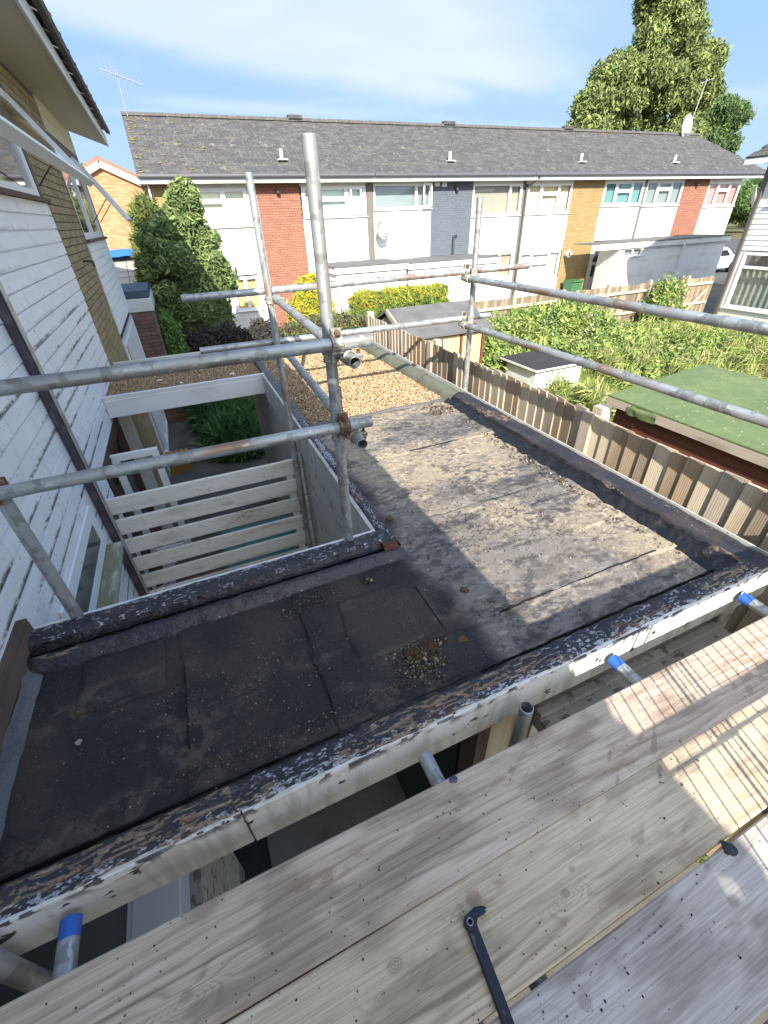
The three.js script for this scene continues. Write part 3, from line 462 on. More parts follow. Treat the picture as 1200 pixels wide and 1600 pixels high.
// ---------------------------------------------------------------- the flat-roofed extension
const RY = -1.45;
{
  const F = thing('flat_roof_extension', 'single-storey extension with a stained black felt roof, gravel at its far end', 'extension', [0.6, G, -3.5]);
  obj('roof_deck', [bx(-0.95, 2.2, RY - 0.1, RY - 0.012, -1.6, -0.69), bx(0.72, 2.2, RY - 0.1, RY - 0.012, -6.5, -1.6), bx(-0.95, 0.72, RY - 0.1, RY - 0.03, -6.5, -4.95)], timberMat, F);
  // felt sheets: laid with laps, edges uneven, surface buckled
  const sheet = (x0, x1, z0, z1, y, seed, amp = 0.006) => {
    const nx = Math.max(4, Math.round((x1 - x0) / 0.022)), nz = Math.max(4, Math.round((z1 - z0) / 0.022)), pos = [], uv = [], idx = [];
    for (let j = 0; j <= nz; j++) for (let i = 0; i <= nx; i++) {
      const e = i === 0 || j === 0 || i === nx || j === nz; let x = mix(x0, x1, i / nx), z = mix(z0, z1, j / nz);
      if (i === 0 || i === nx) x += (fbm(z * 7, seed, 4, 3) - 0.5) * 0.04; if (j === 0 || j === nz) z += (fbm(x * 7, seed + 9, 4, 4) - 0.5) * 0.04;
      const b = (fbm(x * 3.1, z * 3.1, 4, seed) - 0.5) * amp * 2 + (fbm(x * 16, z * 16, 3, seed + 5) - 0.5) * 0.004;
      pos.push(x, y + b - (e ? 0.001 : 0), z); uv.push(x + 1.04, -z - 0.56);
    }
    for (let j = 0; j < nz; j++) for (let i = 0; i < nx; i++) { const p = j * (nx + 1) + i, q = p + nx + 1; idx.push(p, q, p + 1, q, q + 1, p + 1); }
    // skirt
    const rim = []; for (let i = 0; i <= nx; i++) rim.push(i); for (let j = 1; j <= nz; j++) rim.push(j * (nx + 1) + nx); for (let i = nx - 1; i >= 0; i--) rim.push(nz * (nx + 1) + i); for (let j = nz - 1; j > 0; j--) rim.push(j * (nx + 1));
    const o = pos.length / 3; rim.forEach((k) => { pos.push(pos[3 * k], pos[3 * k + 1] - 0.012, pos[3 * k + 2]); uv.push(uv[2 * k], uv[2 * k + 1]); });
    rim.forEach((k, n) => { const m = (n + 1) % rim.length; idx.push(k, rim[m], o + n, rim[m], o + m, o + n); });
    const g = new THREE.BufferGeometry(); g.setAttribute('position', new THREE.Float32BufferAttribute(pos, 3)); g.setAttribute('uv', new THREE.Float32BufferAttribute(uv, 2)); g.setIndex(idx); g.computeVertexNormals();
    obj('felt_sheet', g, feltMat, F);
  };
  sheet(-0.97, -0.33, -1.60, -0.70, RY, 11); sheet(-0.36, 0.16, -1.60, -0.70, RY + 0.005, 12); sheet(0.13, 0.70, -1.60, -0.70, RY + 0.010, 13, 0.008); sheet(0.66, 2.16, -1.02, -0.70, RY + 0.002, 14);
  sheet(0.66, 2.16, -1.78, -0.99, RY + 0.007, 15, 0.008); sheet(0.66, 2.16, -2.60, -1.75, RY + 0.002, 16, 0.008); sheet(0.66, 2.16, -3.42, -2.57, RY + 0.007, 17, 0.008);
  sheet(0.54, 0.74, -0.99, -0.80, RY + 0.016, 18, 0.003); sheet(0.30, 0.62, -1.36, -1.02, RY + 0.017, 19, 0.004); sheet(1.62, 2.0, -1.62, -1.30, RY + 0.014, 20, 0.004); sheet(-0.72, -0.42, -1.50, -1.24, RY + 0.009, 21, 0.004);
  // kerbs
  obj('front_kerb', sweep(refine([[-0.655, -1.44], [-0.653, -1.385], [-0.662, -1.374], [-0.738, -1.374], [-0.748, -1.40], [-0.752, -1.43], [-0.775, -1.452]], 0.010), 'x', -0.95, 2.235, 320, 0.006, 61, 16), kerbMats[0], F);
  obj('court_kerb', sweep(refine([[-1.715, -1.52], [-1.715, -1.385], [-1.70, -1.372], [-1.625, -1.368], [-1.61, -1.385]], 0.010), 'x', -0.95, 0.70, 180, 0.005, 63, 16), kerbMats[1], F);
  obj('black_groove', sweep(refine([[-1.612, -1.38], [-1.60, -1.40], [-1.575, -1.405], [-1.565, -1.39]], 0.008), 'x', -0.95, 0.72, 160, 0.005, 64, 16), masticMat, F);
  obj('mastic_ridge', sweep(refine([[-1.568, -1.405], [-1.556, -1.398], [-1.538, -1.402], [-1.51, -1.432], [-1.495, -1.454]], 0.008), 'x', -0.95, 0.74, 180, 0.006, 66, 18), std({ map: kerbMats[2].map, bumpMap: masticMat.bumpMap, bumpScale: 0.007, roughness: 0.42 }), F);
  obj('court_kerb', sweep(refine([[0.655, -1.5], [0.657, -1.39], [0.668, -1.382], [0.722, -1.384], [0.74, -1.41], [0.765, -1.452]], 0.012), 'z', -3.42, -1.60, 180, 0.005, 65, 16), kerbMats[1], F);
  obj('timber_batten', cb(-0.948, -0.905, -1.44, -1.315, -1.72, 0.2, 0.005, 2), timberMat, F);
  obj('wall_flashing', sweep(refine([[-0.904, -1.40], [-0.892, -1.43], [-0.865, -1.449]], 0.008), 'z', -1.66, -0.7, 120, 0.010, 68, 12), greyFelt, F);
  obj('bare_timber_end', sweep(refine([[-1.60, -1.40], [-1.597, -1.375], [-1.565, -1.374], [-1.55, -1.40]], 0.008), 'x', 0.64, 0.715, 16, 0.007, 69, 30), std({ ...woodTex(256, 64, [0.4, 0.1], 931, rgb(112, 72, 54), rgb(60, 42, 36)), bumpScale: 0.003, roughness: 0.9 }), F);
  // bitumen that bled out along the laps
  const bleed = (axis, c, a0, a1, seed, w = 0.012) => obj('bitumen_bleed', sweep([[c - w, -1.452], [c - w * 0.5, RY + 0.0125], [c + w * 0.3, RY + 0.0145], [c + w, -1.452]], axis, a0, a1, Math.round(Math.abs(a1 - a0) / 0.012), 0.006, seed, 22), masticMat, F);
  bleed('x', -1.005, 0.95, 1.9, 201, 0.004); bleed('x', -2.585, 1.3, 2.0, 203, 0.004); bleed('z', 0.145, -1.36, -0.80, 204, 0.009); bleed('z', -0.345, -1.3, -0.95, 205, 0.004); bleed('z', 0.68, -1.30, -0.86, 206, 0.004); bleed('x', -0.79, -0.93, 2.1, 207, 0.007);
  // right-hand kerb along the fence: mastic fillet and capped upstand
  obj('mastic_fillet', sweep(refine([[2.0, -1.453], [2.045, -1.435], [2.09, -1.405], [2.108, -1.382]], 0.010), 'z', -3.35, -0.72, 260, 0.011, 71, 18), masticMat, F);
  obj('side_kerb', sweep(refine([[2.10, -1.40], [2.106, -1.376], [2.16, -1.366], [2.225, -1.368], [2.24, -1.38], [2.24, -1.55]], 0.014), 'z', -3.32, -0.66, 220, 0.005, 73, 14), kerbMats[2], F);
  obj('edge_trim', bx(2.241, 2.250, -1.56, -1.362, -6.4, -0.655, 2), greyPaint, F);
  for (let k = 0, z = -3.30; z > -6.3; k++, z -= 0.62) {
    const pr = []; for (let i = 0; i <= 12; i++) { const a = Math.PI * i / 12; pr.push([2.15 - 0.085 * Math.cos(a), RY - 0.005 + 0.10 * Math.sin(a)]); }
    obj('kerb_roll', sweep(pr, 'z', Math.max(z - 0.63, -6.4), z, 24, 0.007 + 0.002 * (k % 2), 75 + k, 9).translate(0, (k % 2) * 0.005, 0), rollMat, F);
  }
  obj('lap_edge', sweep(refine([[-3.365, -1.438], [-3.36, -1.428], [-3.40, -1.425], [-3.43, -1.44]], 0.012), 'x', 0.72, 2.04, 100, 0.010, 77, 12), greyFelt, F);
  // gravel: pebbles on a bed
  obj('gravel_bed', [bx(0.76, 2.08, RY - 0.02, RY - 0.004, -6.4, -3.40), bx(-0.95, 0.76, RY - 0.025, RY - 0.006, -6.4, -4.97)], std({ color: hex('#6f5a42'), roughness: 1 }), F);
  {
    const R = rng(77), g = new THREE.IcosahedronGeometry(1, 0), M = [], C = [], q = new THREE.Quaternion(), e = new THREE.Euler(), cols = ['#a58a66', '#bba07a', '#937656', '#c7b08c', '#86694c', '#b0987a', '#98866a', '#cbbda2'].map(hex);
    for (let i = 0; i < 60000; i++) {
      let x, z; if (R() < 0.62) { x = mix(0.77, 2.07, R()); z = mix(-6.38, -3.42, R()); } else { x = mix(-0.94, 0.78, R()); z = mix(-6.38, -4.97, R()); }
      const s = 0.0045 + 0.0045 * R() * R() + (R() > 0.985 ? 0.005 : 0); e.set(R() * 6, R() * 6, R() * 6); q.setFromEuler(e);
      M.push(new THREE.Matrix4().compose(new THREE.Vector3(x, RY + 0.002 + R() * 0.016 + 0.01 * (fbm(x * 4, z * 4, 3, 3) - 0.5), z), q, new THREE.Vector3(s * (0.8 + 0.6 * R()), s * 0.75, s)));
      C.push(cols[Math.floor(R() * cols.length)].clone().multiplyScalar(0.8 + 0.35 * R()));
    }
    inst('gravel', g, std({ roughness: 0.9, flatShading: true }), F, M, C, [0.6, RY, -5]);
    const pb = (x, z, s, k) => { const r = rng(k), gg = new THREE.IcosahedronGeometry(s, 1); const p = gg.attributes.position; for (let i = 0; i < p.count; i++) { const f = 0.8 + 0.4 * vn3(p.getX(i) * 40, p.getY(i) * 40, p.getZ(i) * 40, k); p.setXYZ(i, p.getX(i) * f, p.getY(i) * 0.6 * f, p.getZ(i) * f); } gg.computeVertexNormals(); gg.translate(x, RY + 0.02, z); return gg; };
    obj('pale_stone', merge([pb(-0.42, -5.42, 0.03, 3), pb(0.95, -5.3, 0.028, 4), pb(0.35, -5.25, 0.03, 5), pb(-0.2, -5.2, 0.02, 6)]), std({ color: hex('#cfccc4'), roughness: 0.9 }), F);
  }
  // fascias
  obj('fascia_board', cb(-0.95, -0.205, -1.575, -1.378, -0.672, -0.65, 0.004, 0, [0.9, 1.58]), fasciaMat, F);
  obj('fascia_board', cb(-0.2, 2.25, -1.577, -1.378, -0.672, -0.648, 0.004, 0, [2.0, 1.58]), fasciaMat, F);
  obj('far_fascia', cb(-0.94, 0.66, -1.60, -1.425, -4.945, -4.92, 0.004, 0), whitePaint, F);
  obj('far_trim', cb(-0.94, 0.665, -1.435, -1.385, -4.965, -4.925, 0.004, 0), whitePaint, F);
  obj('far_kerb', bx(-0.94, 0.70, RY - 0.03, -1.392, -5.0, -4.967, 0), std({ color: hex('#4a5056'), roughness: 0.9 }), F);
  obj('side_upstand', sweep(refine([[0.655, -1.5], [0.66, -1.395], [0.72, -1.388], [0.77, -1.44]], 0.015), 'z', -6.4, -3.42, 160, 0.004, 79), greyFelt, F);
  obj('court_fascia', cb(0.636, 0.658, -1.66, -1.385, -4.92, -1.70, 0.004, 2), greyPaint, F);
  obj('court_fascia', cb(-0.95, 0.656, -1.60, -1.385, -1.735, -1.714, 0.004, 0), whitePaint, F);
  for (let z = -6.55; z < -1.72; z += 0.303) obj('wall_board', cb(0.662, 0.70, G, -1.50, z, Math.min(z + 0.295, -1.72), 0.006, 1), greyPaint, F);
  obj('far_edge', cb(-0.95, 2.25, -1.58, -1.40, -6.44, -6.40, 0.004, 0), whitePaint, F);
  obj('canopy_beam', bx(0.66, 0.72, -1.62, -1.55, -6.6, -4.95, 2), timberMat, F);
  // front of the store below the roof edge
  obj('outer_wall', bx(2.1, 2.235, G, -1.56, -6.3, -0.80, 1), greyPaint, F);
  obj('soffit', bx(-0.95, 2.1, -1.60, -1.58, -1.7, -0.674), greyPaint, F);
  obj('front_frame', [bx(0.66, 0.72, G, -1.60, -0.80, -0.70, 1), bx(0.90, 0.945, G, -1.60, -0.80, -0.69, 1)], timberMat, F);
  obj('front_panel', bx(0.722, 0.898, G, -1.60, -0.80, -0.74, 1), std({ ...woodTex(256, 256, [1, 1], 941, rgb(206, 196, 170), rgb(168, 150, 120), 12), roughness: 0.7, bumpScale: 0.001 }), F);
  obj('front_wall', bx(0.947, 2.098, G, -1.60, -0.82, -0.75), greyPaint, F);
  obj('window_ledge', cb(0.947, 2.096, -1.84, -1.76, -0.75, -0.50, 0.008), paleConcrete, F);
  obj('ledge_rail', cb(0.947, 2.096, -1.76, -1.73, -0.70, -0.66, 0.004), paleConcrete, F);
  obj('corner_post', cb(2.10, 2.20, G, -1.582, -0.80, -0.69, 0.005, 1), greyPaint, F);
  obj('store_door', bx(0.665, 0.70, G, -1.62, -1.68, -0.82, 1), std({ color: hex('#26302c'), roughness: 0.5 }), F);
}

// ---------------------------------------------------------------- slatted screen across the little court
{
  const S = thing('slatted_screen', 'weathered white screen of wide horizontal slats across the small courtyard', 'screen', [-0.15, G, -3.48]);
  const R = rng(31);
  for (let k = 0; k < 9; k++) { const y = -1.755 - k * 0.2; obj('slat', cb(-0.93, 0.575, y - 0.143, y, -3.492 - 0.004 * R(), -3.468 + 0.003 * R(), 0.004, 0, [0.95 + 0.13 * k, 1.92 + 0.2 * k]), slatMats[k % 3], S); }
  obj('post', bx(-0.945, -0.90, G, -1.80, -3.55, -3.494, 1), timberMat, S);
  obj('post', bx(0.50, 0.56, G, -1.78, -3.55, -3.494, 1), whitePaint, S);
  for (let k = 0; k < 14; k++) { const y = -1.71 - k * 0.145; obj('return_board', cb(0.578, 0.656, y - 0.136, y, -3.50, -3.47 + 0.006 * (k % 2), 0.004, 0), slatMats[(k + 1) % 3], S); }
}

// ---------------------------------------------------------------- scaffold
const PY = -1.40;                                  // top of the planks
{
  const S = thing('scaffold', 'galvanised tube scaffold with guard rails around the flat roof', 'scaffold', [0.6, G, -1]);
  const T = (name, a, b, k = 0) => obj(name, tube(a, b), galvMats[k], S);
  const band = (p, axis, mat = couplerMat) => { // half of a coupler: a clamped ring with ears, bolt and nut
    const ring = new THREE.LatheGeometry([[0.0243, -0.024], [0.031, -0.024], [0.0325, -0.018], [0.029, -0.008], [0.029, 0.008], [0.0325, 0.018], [0.031, 0.024], [0.0243, 0.024]].map((q) => new THREE.Vector2(...q)), 18);
    const ear = cb(0.027, 0.056, -0.02, 0.02, -0.011, 0.011, 0.003), hinge = new THREE.CylinderGeometry(0.009, 0.009, 0.046, 10); hinge.translate(-0.034, 0, 0);
    const g = merge([ring, ear, hinge].map((x) => metres(x)));
    const bolt = merge([new THREE.CylinderGeometry(0.0065, 0.0065, 0.062, 10).rotateX(Math.PI / 2).translate(0.044, 0, 0.008), new THREE.CylinderGeometry(0.012, 0.012, 0.013, 6).rotateX(Math.PI / 2).translate(0.044, 0, 0.024)].map((x) => metres(x)));
    const rot = axis === 'x' ? [0, 0, Math.PI / 2] : axis === 'z' ? [Math.PI / 2, 0, 0] : [0, p[0] * 3, 0];
    const e = new THREE.Euler(...rot), m = new THREE.Matrix4().makeRotationFromEuler(e);
    g.applyMatrix4(m); bolt.applyMatrix4(m); g.translate(...p); bolt.translate(...p);
    const c = obj('coupler', g, mat, S); obj('bolt', bolt, rustMat, c);
  };
  // standards
  const P1 = [0.505, -1.722], P2 = [0.586, -3.372], P3 = [2.272, -3.37], P0 = [-0.747, -1.722];
  T('standard', [P1[0], G, P1[1]], [P1[0], 0.222, P1[1]]); T('standard', [P2[0], G, P2[1]], [P2[0], 0.25, P2[1]], 1); T('standard', [P3[0], G, P3[1]], [P3[0], 0.10, P3[1]]); T('standard', [P0[0], G, P0[1]], [P0[0], 0.3, P0[1]]);
  T('standard', [0.742, G, -0.582], [0.742, PY + 0.0, -0.582]); T('standard', [-0.795, G, -0.60], [-0.795, 0.2, -0.60]); T('standard', [2.42, G, -0.57], [2.42, -0.2, -0.57]);
  // rails along x by the court, and at the far end of the felt
  T('guard_rail', [-0.98 + 0.04, -0.395, P1[1] + 0.052], [0.665, -0.400, P1[1] + 0.052]); T('guard_rail', [-0.935, -0.733, P1[1] + 0.052], [0.645, -0.741, P1[1] + 0.052], 1);
  T('guard_rail', [0.02, -0.405, -3.424], [2.87, -0.388, -3.424], 1); T('guard_rail', [0.05, -0.743, -3.424], [2.50, -0.748, -3.424]);
  // rails along z
  T('guard_rail', [0.634, -0.448, P2[1] - 0.13], [0.566, -0.462, P1[1] + 0.12]); T('guard_rail', [0.634, -0.79, P2[1] - 0.12], [0.566, -0.80, P1[1] + 0.14]);
  T('guard_rail', [2.22, -0.437, P3[1] - 0.08], [2.22, -0.437, 0.85], 1); T('guard_rail', [2.22, -0.79, P3[1] - 0.08], [2.22, -0.79, 0.85], 1);
  // couplers
  for (const [y, m] of [[-0.398, couplerMat], [-0.738, rustMat]]) { band([P1[0] + 0.012, y, P1[1] + 0.052], 'x', m); band([P1[0], y - 0.055, P1[1]], 'y'); band([0.57, y - 0.062, P1[1] + 0.03], 'z'); }
  for (const y of [-0.455, -0.795]) { band([P2[0], y, P2[1]], 'y'); band([0.635, y, P2[1] - 0.005], 'z'); }
  for (const y of [-0.392, -0.748]) { band([P3[0], y, P3[1]], 'y'); band([P3[0] - 0.045, y, -3.424], 'x'); band([2.22, y - 0.045, P3[1] + 0.0], 'z'); band([P3[0], y - 0.045, P3[1]], 'y'); }
  band([P0[0], -0.735, P0[1]], 'y', rustMat); band([P0[0] - 0.01, -0.735, P1[1] + 0.052], 'x', rustMat);
  // transoms under the planks, with blue painted ends, and the ledger that carries them
  [[-0.654, 1], [0.364, 0], [1.209, 1], [1.993, 1]].forEach(([x, blue]) => {
    const t = T('transom', [x, PY - 0.064, blue ? -0.632 : -0.612], [x, PY - 0.064, 0.82]);
    if (blue) { const g = new THREE.CylinderGeometry(0.0247, 0.0247, 0.045, 20, 1, true); g.rotateX(Math.PI / 2); g.translate(x, PY - 0.064, -0.609); obj('painted_end', plain(g), blueTape, t); }
  });
  T('ledger', [-1.6, PY - 0.116, -0.40], [2.7, PY - 0.116, -0.40]); T('ledger', [-1.6, PY - 0.116, 0.72], [2.7, PY - 0.116, 0.72]);
  // guard rail on the other side of the deck, with two wire-mesh guards hung on it
  T('standard', [-0.75, G, 0.772], [-0.75, -0.2, 0.772]); T('standard', [2.42, G, 0.772], [2.42, -0.2, 0.772]);
  T('guard_rail', [-1.6, -0.404, 0.72], [3.1, -0.404, 0.72]); T('guard_rail', [-1.6, -0.455, 0.72], [3.1, -0.455, 0.72], 1); T('guard_rail', [-1.6, -0.713, 0.72], [3.1, -0.713, 0.72]);
  for (const [x0, x1, z] of [[-0.1, 1.01, 0.688], [0.93, 2.6, 0.680]]) {
    const w = []; for (let x = x0; x <= x1 + 0.001; x += 0.05) w.push(tube([x, -1.39, z], [x, -0.46, z], x - x0 < 0.01 || x1 - x < 0.049 ? 0.006 : 0.0028, 6, false));
    for (const y of [-1.385, -1.07, -0.785, -0.462]) w.push(tube([x0, y, z + 0.006], [x1, y, z + 0.006], 0.004, 6, false));
    obj('mesh_guard', w, galvMats[1], S);
  }
}
// planks
{
  const zs = [[-0.506, -0.285], [-0.272, -0.054], [-0.047, 0.174], [0.188, 0.410], [0.418, 0.64]];
  const lab = ['pinkish grey scaffold board along the gap to the flat roof', 'beige knotty scaffold board that the pry bar lies on', 'pale blue-grey scaffold board with an oval knot next to the pry bar board', 'scaffold board behind the pale blue-grey board', 'scaffold board along the rear guard rail'];
  zs.forEach(([a, b], k) => {
    const L = 4.3, W = b - a, c = 0.004, s = new THREE.Shape(); s.moveTo(-W / 2 + c, -0.038); s.lineTo(W / 2 - c, -0.038); s.lineTo(W / 2, -0.038 + c); s.lineTo(W / 2, -c); s.lineTo(W / 2 - c, 0); s.lineTo(-W / 2 + c, 0); s.lineTo(-W / 2, -c); s.lineTo(-W / 2, -0.038 + c); s.closePath();
    const g = plain(new THREE.ExtrudeGeometry(s, { depth: L, bevelEnabled: false, steps: 60 })); g.rotateY(Math.PI / 2); // length along x
    const p = g.attributes.position, uv = new Float32Array(p.count * 2), n = g.attributes.normal;
    for (let i = 0; i < p.count; i++) { const x = p.getX(i), z = p.getZ(i), y = p.getY(i); uv[2 * i] = clamp(x, 0.01, L - 0.01); uv[2 * i + 1] = clamp(Math.abs(n.getY(i)) > 0.5 ? z + W / 2 : -y * 1.5 + 0.05, 0.002, 0.223); p.setY(i, y + (fbm(x * 0.8, k, 2, 5) - 0.5) * 0.004); }
    g.setAttribute('uv', new THREE.BufferAttribute(uv, 2)); g.computeVertexNormals();
    const m = put('scaffold_board', g, plankMats[k % 3], scene, [-1.65, PY, (a + b) / 2], [0, k === 0 ? -0.0035 : k === 1 ? 0.003 : 0.002, 0]);
    tag(m, lab[k], 'plank', 'planks of the scaffold deck');
  });
}
// pry bar
{
  const B = thing('pry_bar', 'black steel pry bar with a hooked claw lying on a scaffold board', 'pry bar', [0.262, PY, -0.2]);
  const th = 0.013, dx = -0.106; // the shaft drifts towards -x as it comes nearer
  const flat = (shape, y0, t, bev = 0.002) => { const g = new THREE.ExtrudeGeometry(shape, { depth: t - 2 * bev, bevelEnabled: true, bevelSize: bev, bevelThickness: bev, bevelSegments: 2, curveSegments: 20 }); g.rotateX(Math.PI / 2); g.translate(0, y0 + t - bev, 0); return metres(g, 2); };
  const sh = new THREE.Shape([[0.252, -0.185], [0.2605, -0.1975], [0.2725, -0.19], [0.271, -0.17], [0.2665, -0.12], [0.262, -0.07], [0.252, 0.03], [0.24, 0.16], [0.224, 0.16], [0.2335, 0.03], [0.243, -0.07], [0.2475, -0.12], [0.2505, -0.165]].map((p) => new THREE.Vector2(...p)));
  obj('shaft', flat(sh, PY + 0.001, 0.014, 0.003), blackSteel, B);
  const hd = new THREE.Shape(); hd.absarc(0.2615, -0.196, 0.0135, Math.PI * 0.15, Math.PI * 1.55); hd.lineTo(0.285, -0.2135); hd.lineTo(0.303, -0.2085); hd.lineTo(0.310, -0.2035); hd.lineTo(0.301, -0.2015); hd.lineTo(0.306, -0.198); hd.lineTo(0.299, -0.1975); hd.lineTo(0.284, -0.199); hd.closePath();
  const hole = new THREE.Path(); hole.absellipse(0.2612, -0.197, 0.0048, 0.0062, 0, Math.PI * 2); hd.holes.push(hole);
  const h = obj('claw', flat(hd, PY + 0.006, 0.014, 0.002), blackSteel, B);
  const rim = new THREE.TorusGeometry(0.0068, 0.0017, 8, 24); rim.rotateX(Math.PI / 2); rim.translate(0.2612, PY + 0.0205, -0.197); obj('eye_rim', plain(rim), std({ color: hex('#8e8e90'), metalness: 0.8, roughness: 0.35 }), h);
}
// crumbs of bitumen on the planks and the roof
{
  const R = rng(99), g = new THREE.IcosahedronGeometry(1, 0), M = [], C = [], q = new THREE.Quaternion(), e = new THREE.Euler();
  const add = (x, y, z, s) => { e.set(R() * 6, R() * 6, R() * 6); q.setFromEuler(e); M.push(new THREE.Matrix4().compose(new THREE.Vector3(x, y + s * 0.4, z), q, new THREE.Vector3(s * (0.7 + R()), s * 0.6, s * (0.7 + 0.6 * R())))); C.push(new THREE.Color().setScalar(0.015 + 0.04 * R() * R())); };
  const spots = Array.from({ length: 16 }, () => [mix(-0.5, 1.7, R()), mix(-0.5, 0.15, R())]);
  for (let i = 0; i < 620; i++) { const t = R() < 0.6 ? spots[Math.floor(R() * spots.length)] : null; const x = t ? t[0] + (R() + R() + R() - 1.5) * 0.13 : mix(-1, 2, R()), z = t ? t[1] + (R() + R() + R() - 1.5) * 0.09 : mix(-0.5, 0.3, R()); if (z > -0.500 && Math.abs(z + 0.279) > 0.006 && Math.abs(z + 0.052) > 0.01) add(x, PY + 0.0005, z, 0.0008 + 0.0022 * Math.pow(R(), 3)); }
  const o = inst('bitumen_crumbs', g, std({ roughness: 0.7 }), scene, M, C, [0.4, PY, -0.2]);
  o.userData.label = 'black bitumen crumbs scattered over the scaffold boards'; o.userData.category = 'crumbs';
  const M2 = [], C2 = [], cols = ['#3b362f', '#5d584e', '#2b2826', '#7f796c', '#4a3d27', '#56462c', '#8a8478', '#33291d'].map(hex);
  const grit = (x, z, sx, sz, n, s0, s1, hgt) => { for (let i = 0; i < n; i++) { const a = (R() + R() + R() - 1.5) / 1.5, b = (R() + R() + R() - 1.5) / 1.5, s = s0 + (s1 - s0) * Math.pow(R(), 3), px = x + a * sx, pz = z + b * sz; e.set(R() * 6, R() * 6, R() * 6); q.setFromEuler(e); M2.push(new THREE.Matrix4().compose(new THREE.Vector3(px, RY + 0.012 + R() * hgt * (1 - Math.min(1, Math.hypot(a, b))), pz), q, new THREE.Vector3(s * (0.7 + 0.8 * R()), s * 0.8, s))); C2.push(cols[Math.floor(R() * cols.length)].clone().multiplyScalar(0.6 + 0.8 * R())); } };
  grit(0.53, -0.925, 0.16, 0.13, 1500, 0.0015, 0.006, 0.012); grit(0.55, -0.93, 0.07, 0.06, 240, 0.003, 0.011, 0.03); grit(0.63, -0.97, 0.04, 0.03, 90, 0.003, 0.010, 0.03); grit(0.22, -1.42, 0.25, 0.10, 500, 0.001, 0.0035, 0.004); grit(0.24, -1.43, 0.08, 0.03, 30, 0.002, 0.006, 0.01); grit(0.5, -1.43, 0.03, 0.03, 30, 0.003, 0.010, 0.015);
  grit(-0.1, -1.1, 0.9, 0.4, 1500, 0.001, 0.0035, 0.004); grit(0.1, -0.85, 1.0, 0.08, 900, 0.001, 0.004, 0.006); grit(1.4, -1.6, 0.8, 0.9, 1100, 0.001, 0.005, 0.004); grit(1.95, -2.0, 0.08, 1.3, 500, 0.002, 0.008, 0.01); grit(1.9, -3.2, 0.2, 0.18, 260, 0.003, 0.012, 0.015); grit(1.0, -3.36, 0.4, 0.08, 160, 0.003, 0.009, 0.01);
  const o2 = inst('roof_grit', g, std({ roughness: 0.95 }), scene, M2, C2, [0.6, RY, -1.5]);
  o2.userData.label = 'heaps of moss, grit and stone chips swept together on the felt roof'; o2.userData.category = 'grit';
  const lump = (name, x, y, z, s, c, label, cat, grp, flat = 0.6) => { const gg = new THREE.IcosahedronGeometry(s, 2), p = gg.attributes.position; for (let i = 0; i < p.count; i++) { const v = new THREE.Vector3().fromBufferAttribute(p, i), f = 0.4 + 1.2 * vn3(v.x / s * 2.2 + x * 30, v.y / s * 1.7, v.z / s * 1.7 + z * 30, 8); p.setXYZ(i, v.x * f * 1.2, v.y * f * flat, v.z * f); } gg.computeVertexNormals(); gg.translate(x, y + s * flat * 0.5, z); tag(obj(name, plain(gg), c), label, cat, grp); };
  const mossM2 = std({ color: hex('#46391f'), roughness: 1 }); { const R3 = rng(17); for (let k = 0; k < 16; k++) lump('moss_clod', 0.545 + (R3() - 0.5) * 0.13, RY + 0.012, -0.925 + (R3() - 0.5) * 0.10, 0.008 + 0.010 * R3(), mossM2, 'dark clod of moss in the swept heap on the felt', 'clod', 'moss clods in the heap', 0.8); }
  const mossM = std({ color: hex('#5a4a36'), roughness: 1 }), bit = std({ color: hex('#2a282c'), roughness: 0.35 });
  [[0.875, -1.18], [0.714, -0.942], [0.80, -1.86], [0.74, -1.72], [1.98, -1.75], [1.92, -1.45]].forEach(([x, z]) => lump('moss_clod', x, RY + 0.008, z, 0.017, mossM, 'small brown clod of moss lying alone on the felt', 'clod', 'moss clods on the felt'));
  lump('bitumen_scrap', 0.965, PY, -0.043, 0.014, bit, 'glossy scrap of torn bitumen on the sunlit scaffold boards', 'scrap', undefined, 0.25);
  lump('bitumen_scrap', 0.393, PY, -0.488, 0.009, std({ color: hex('#39485e'), roughness: 0.35 }), 'bluish scrap of felt on the edge of the pinkish grey board', 'scrap', undefined, 0.4);
  lump('felt_flake', -0.69, RY + 0.01, -1.13, 0.009, std({ color: hex('#8d8984'), roughness: 0.9 }), 'pale curled flake on the black felt near the house', 'flake', undefined, 0.5);
}
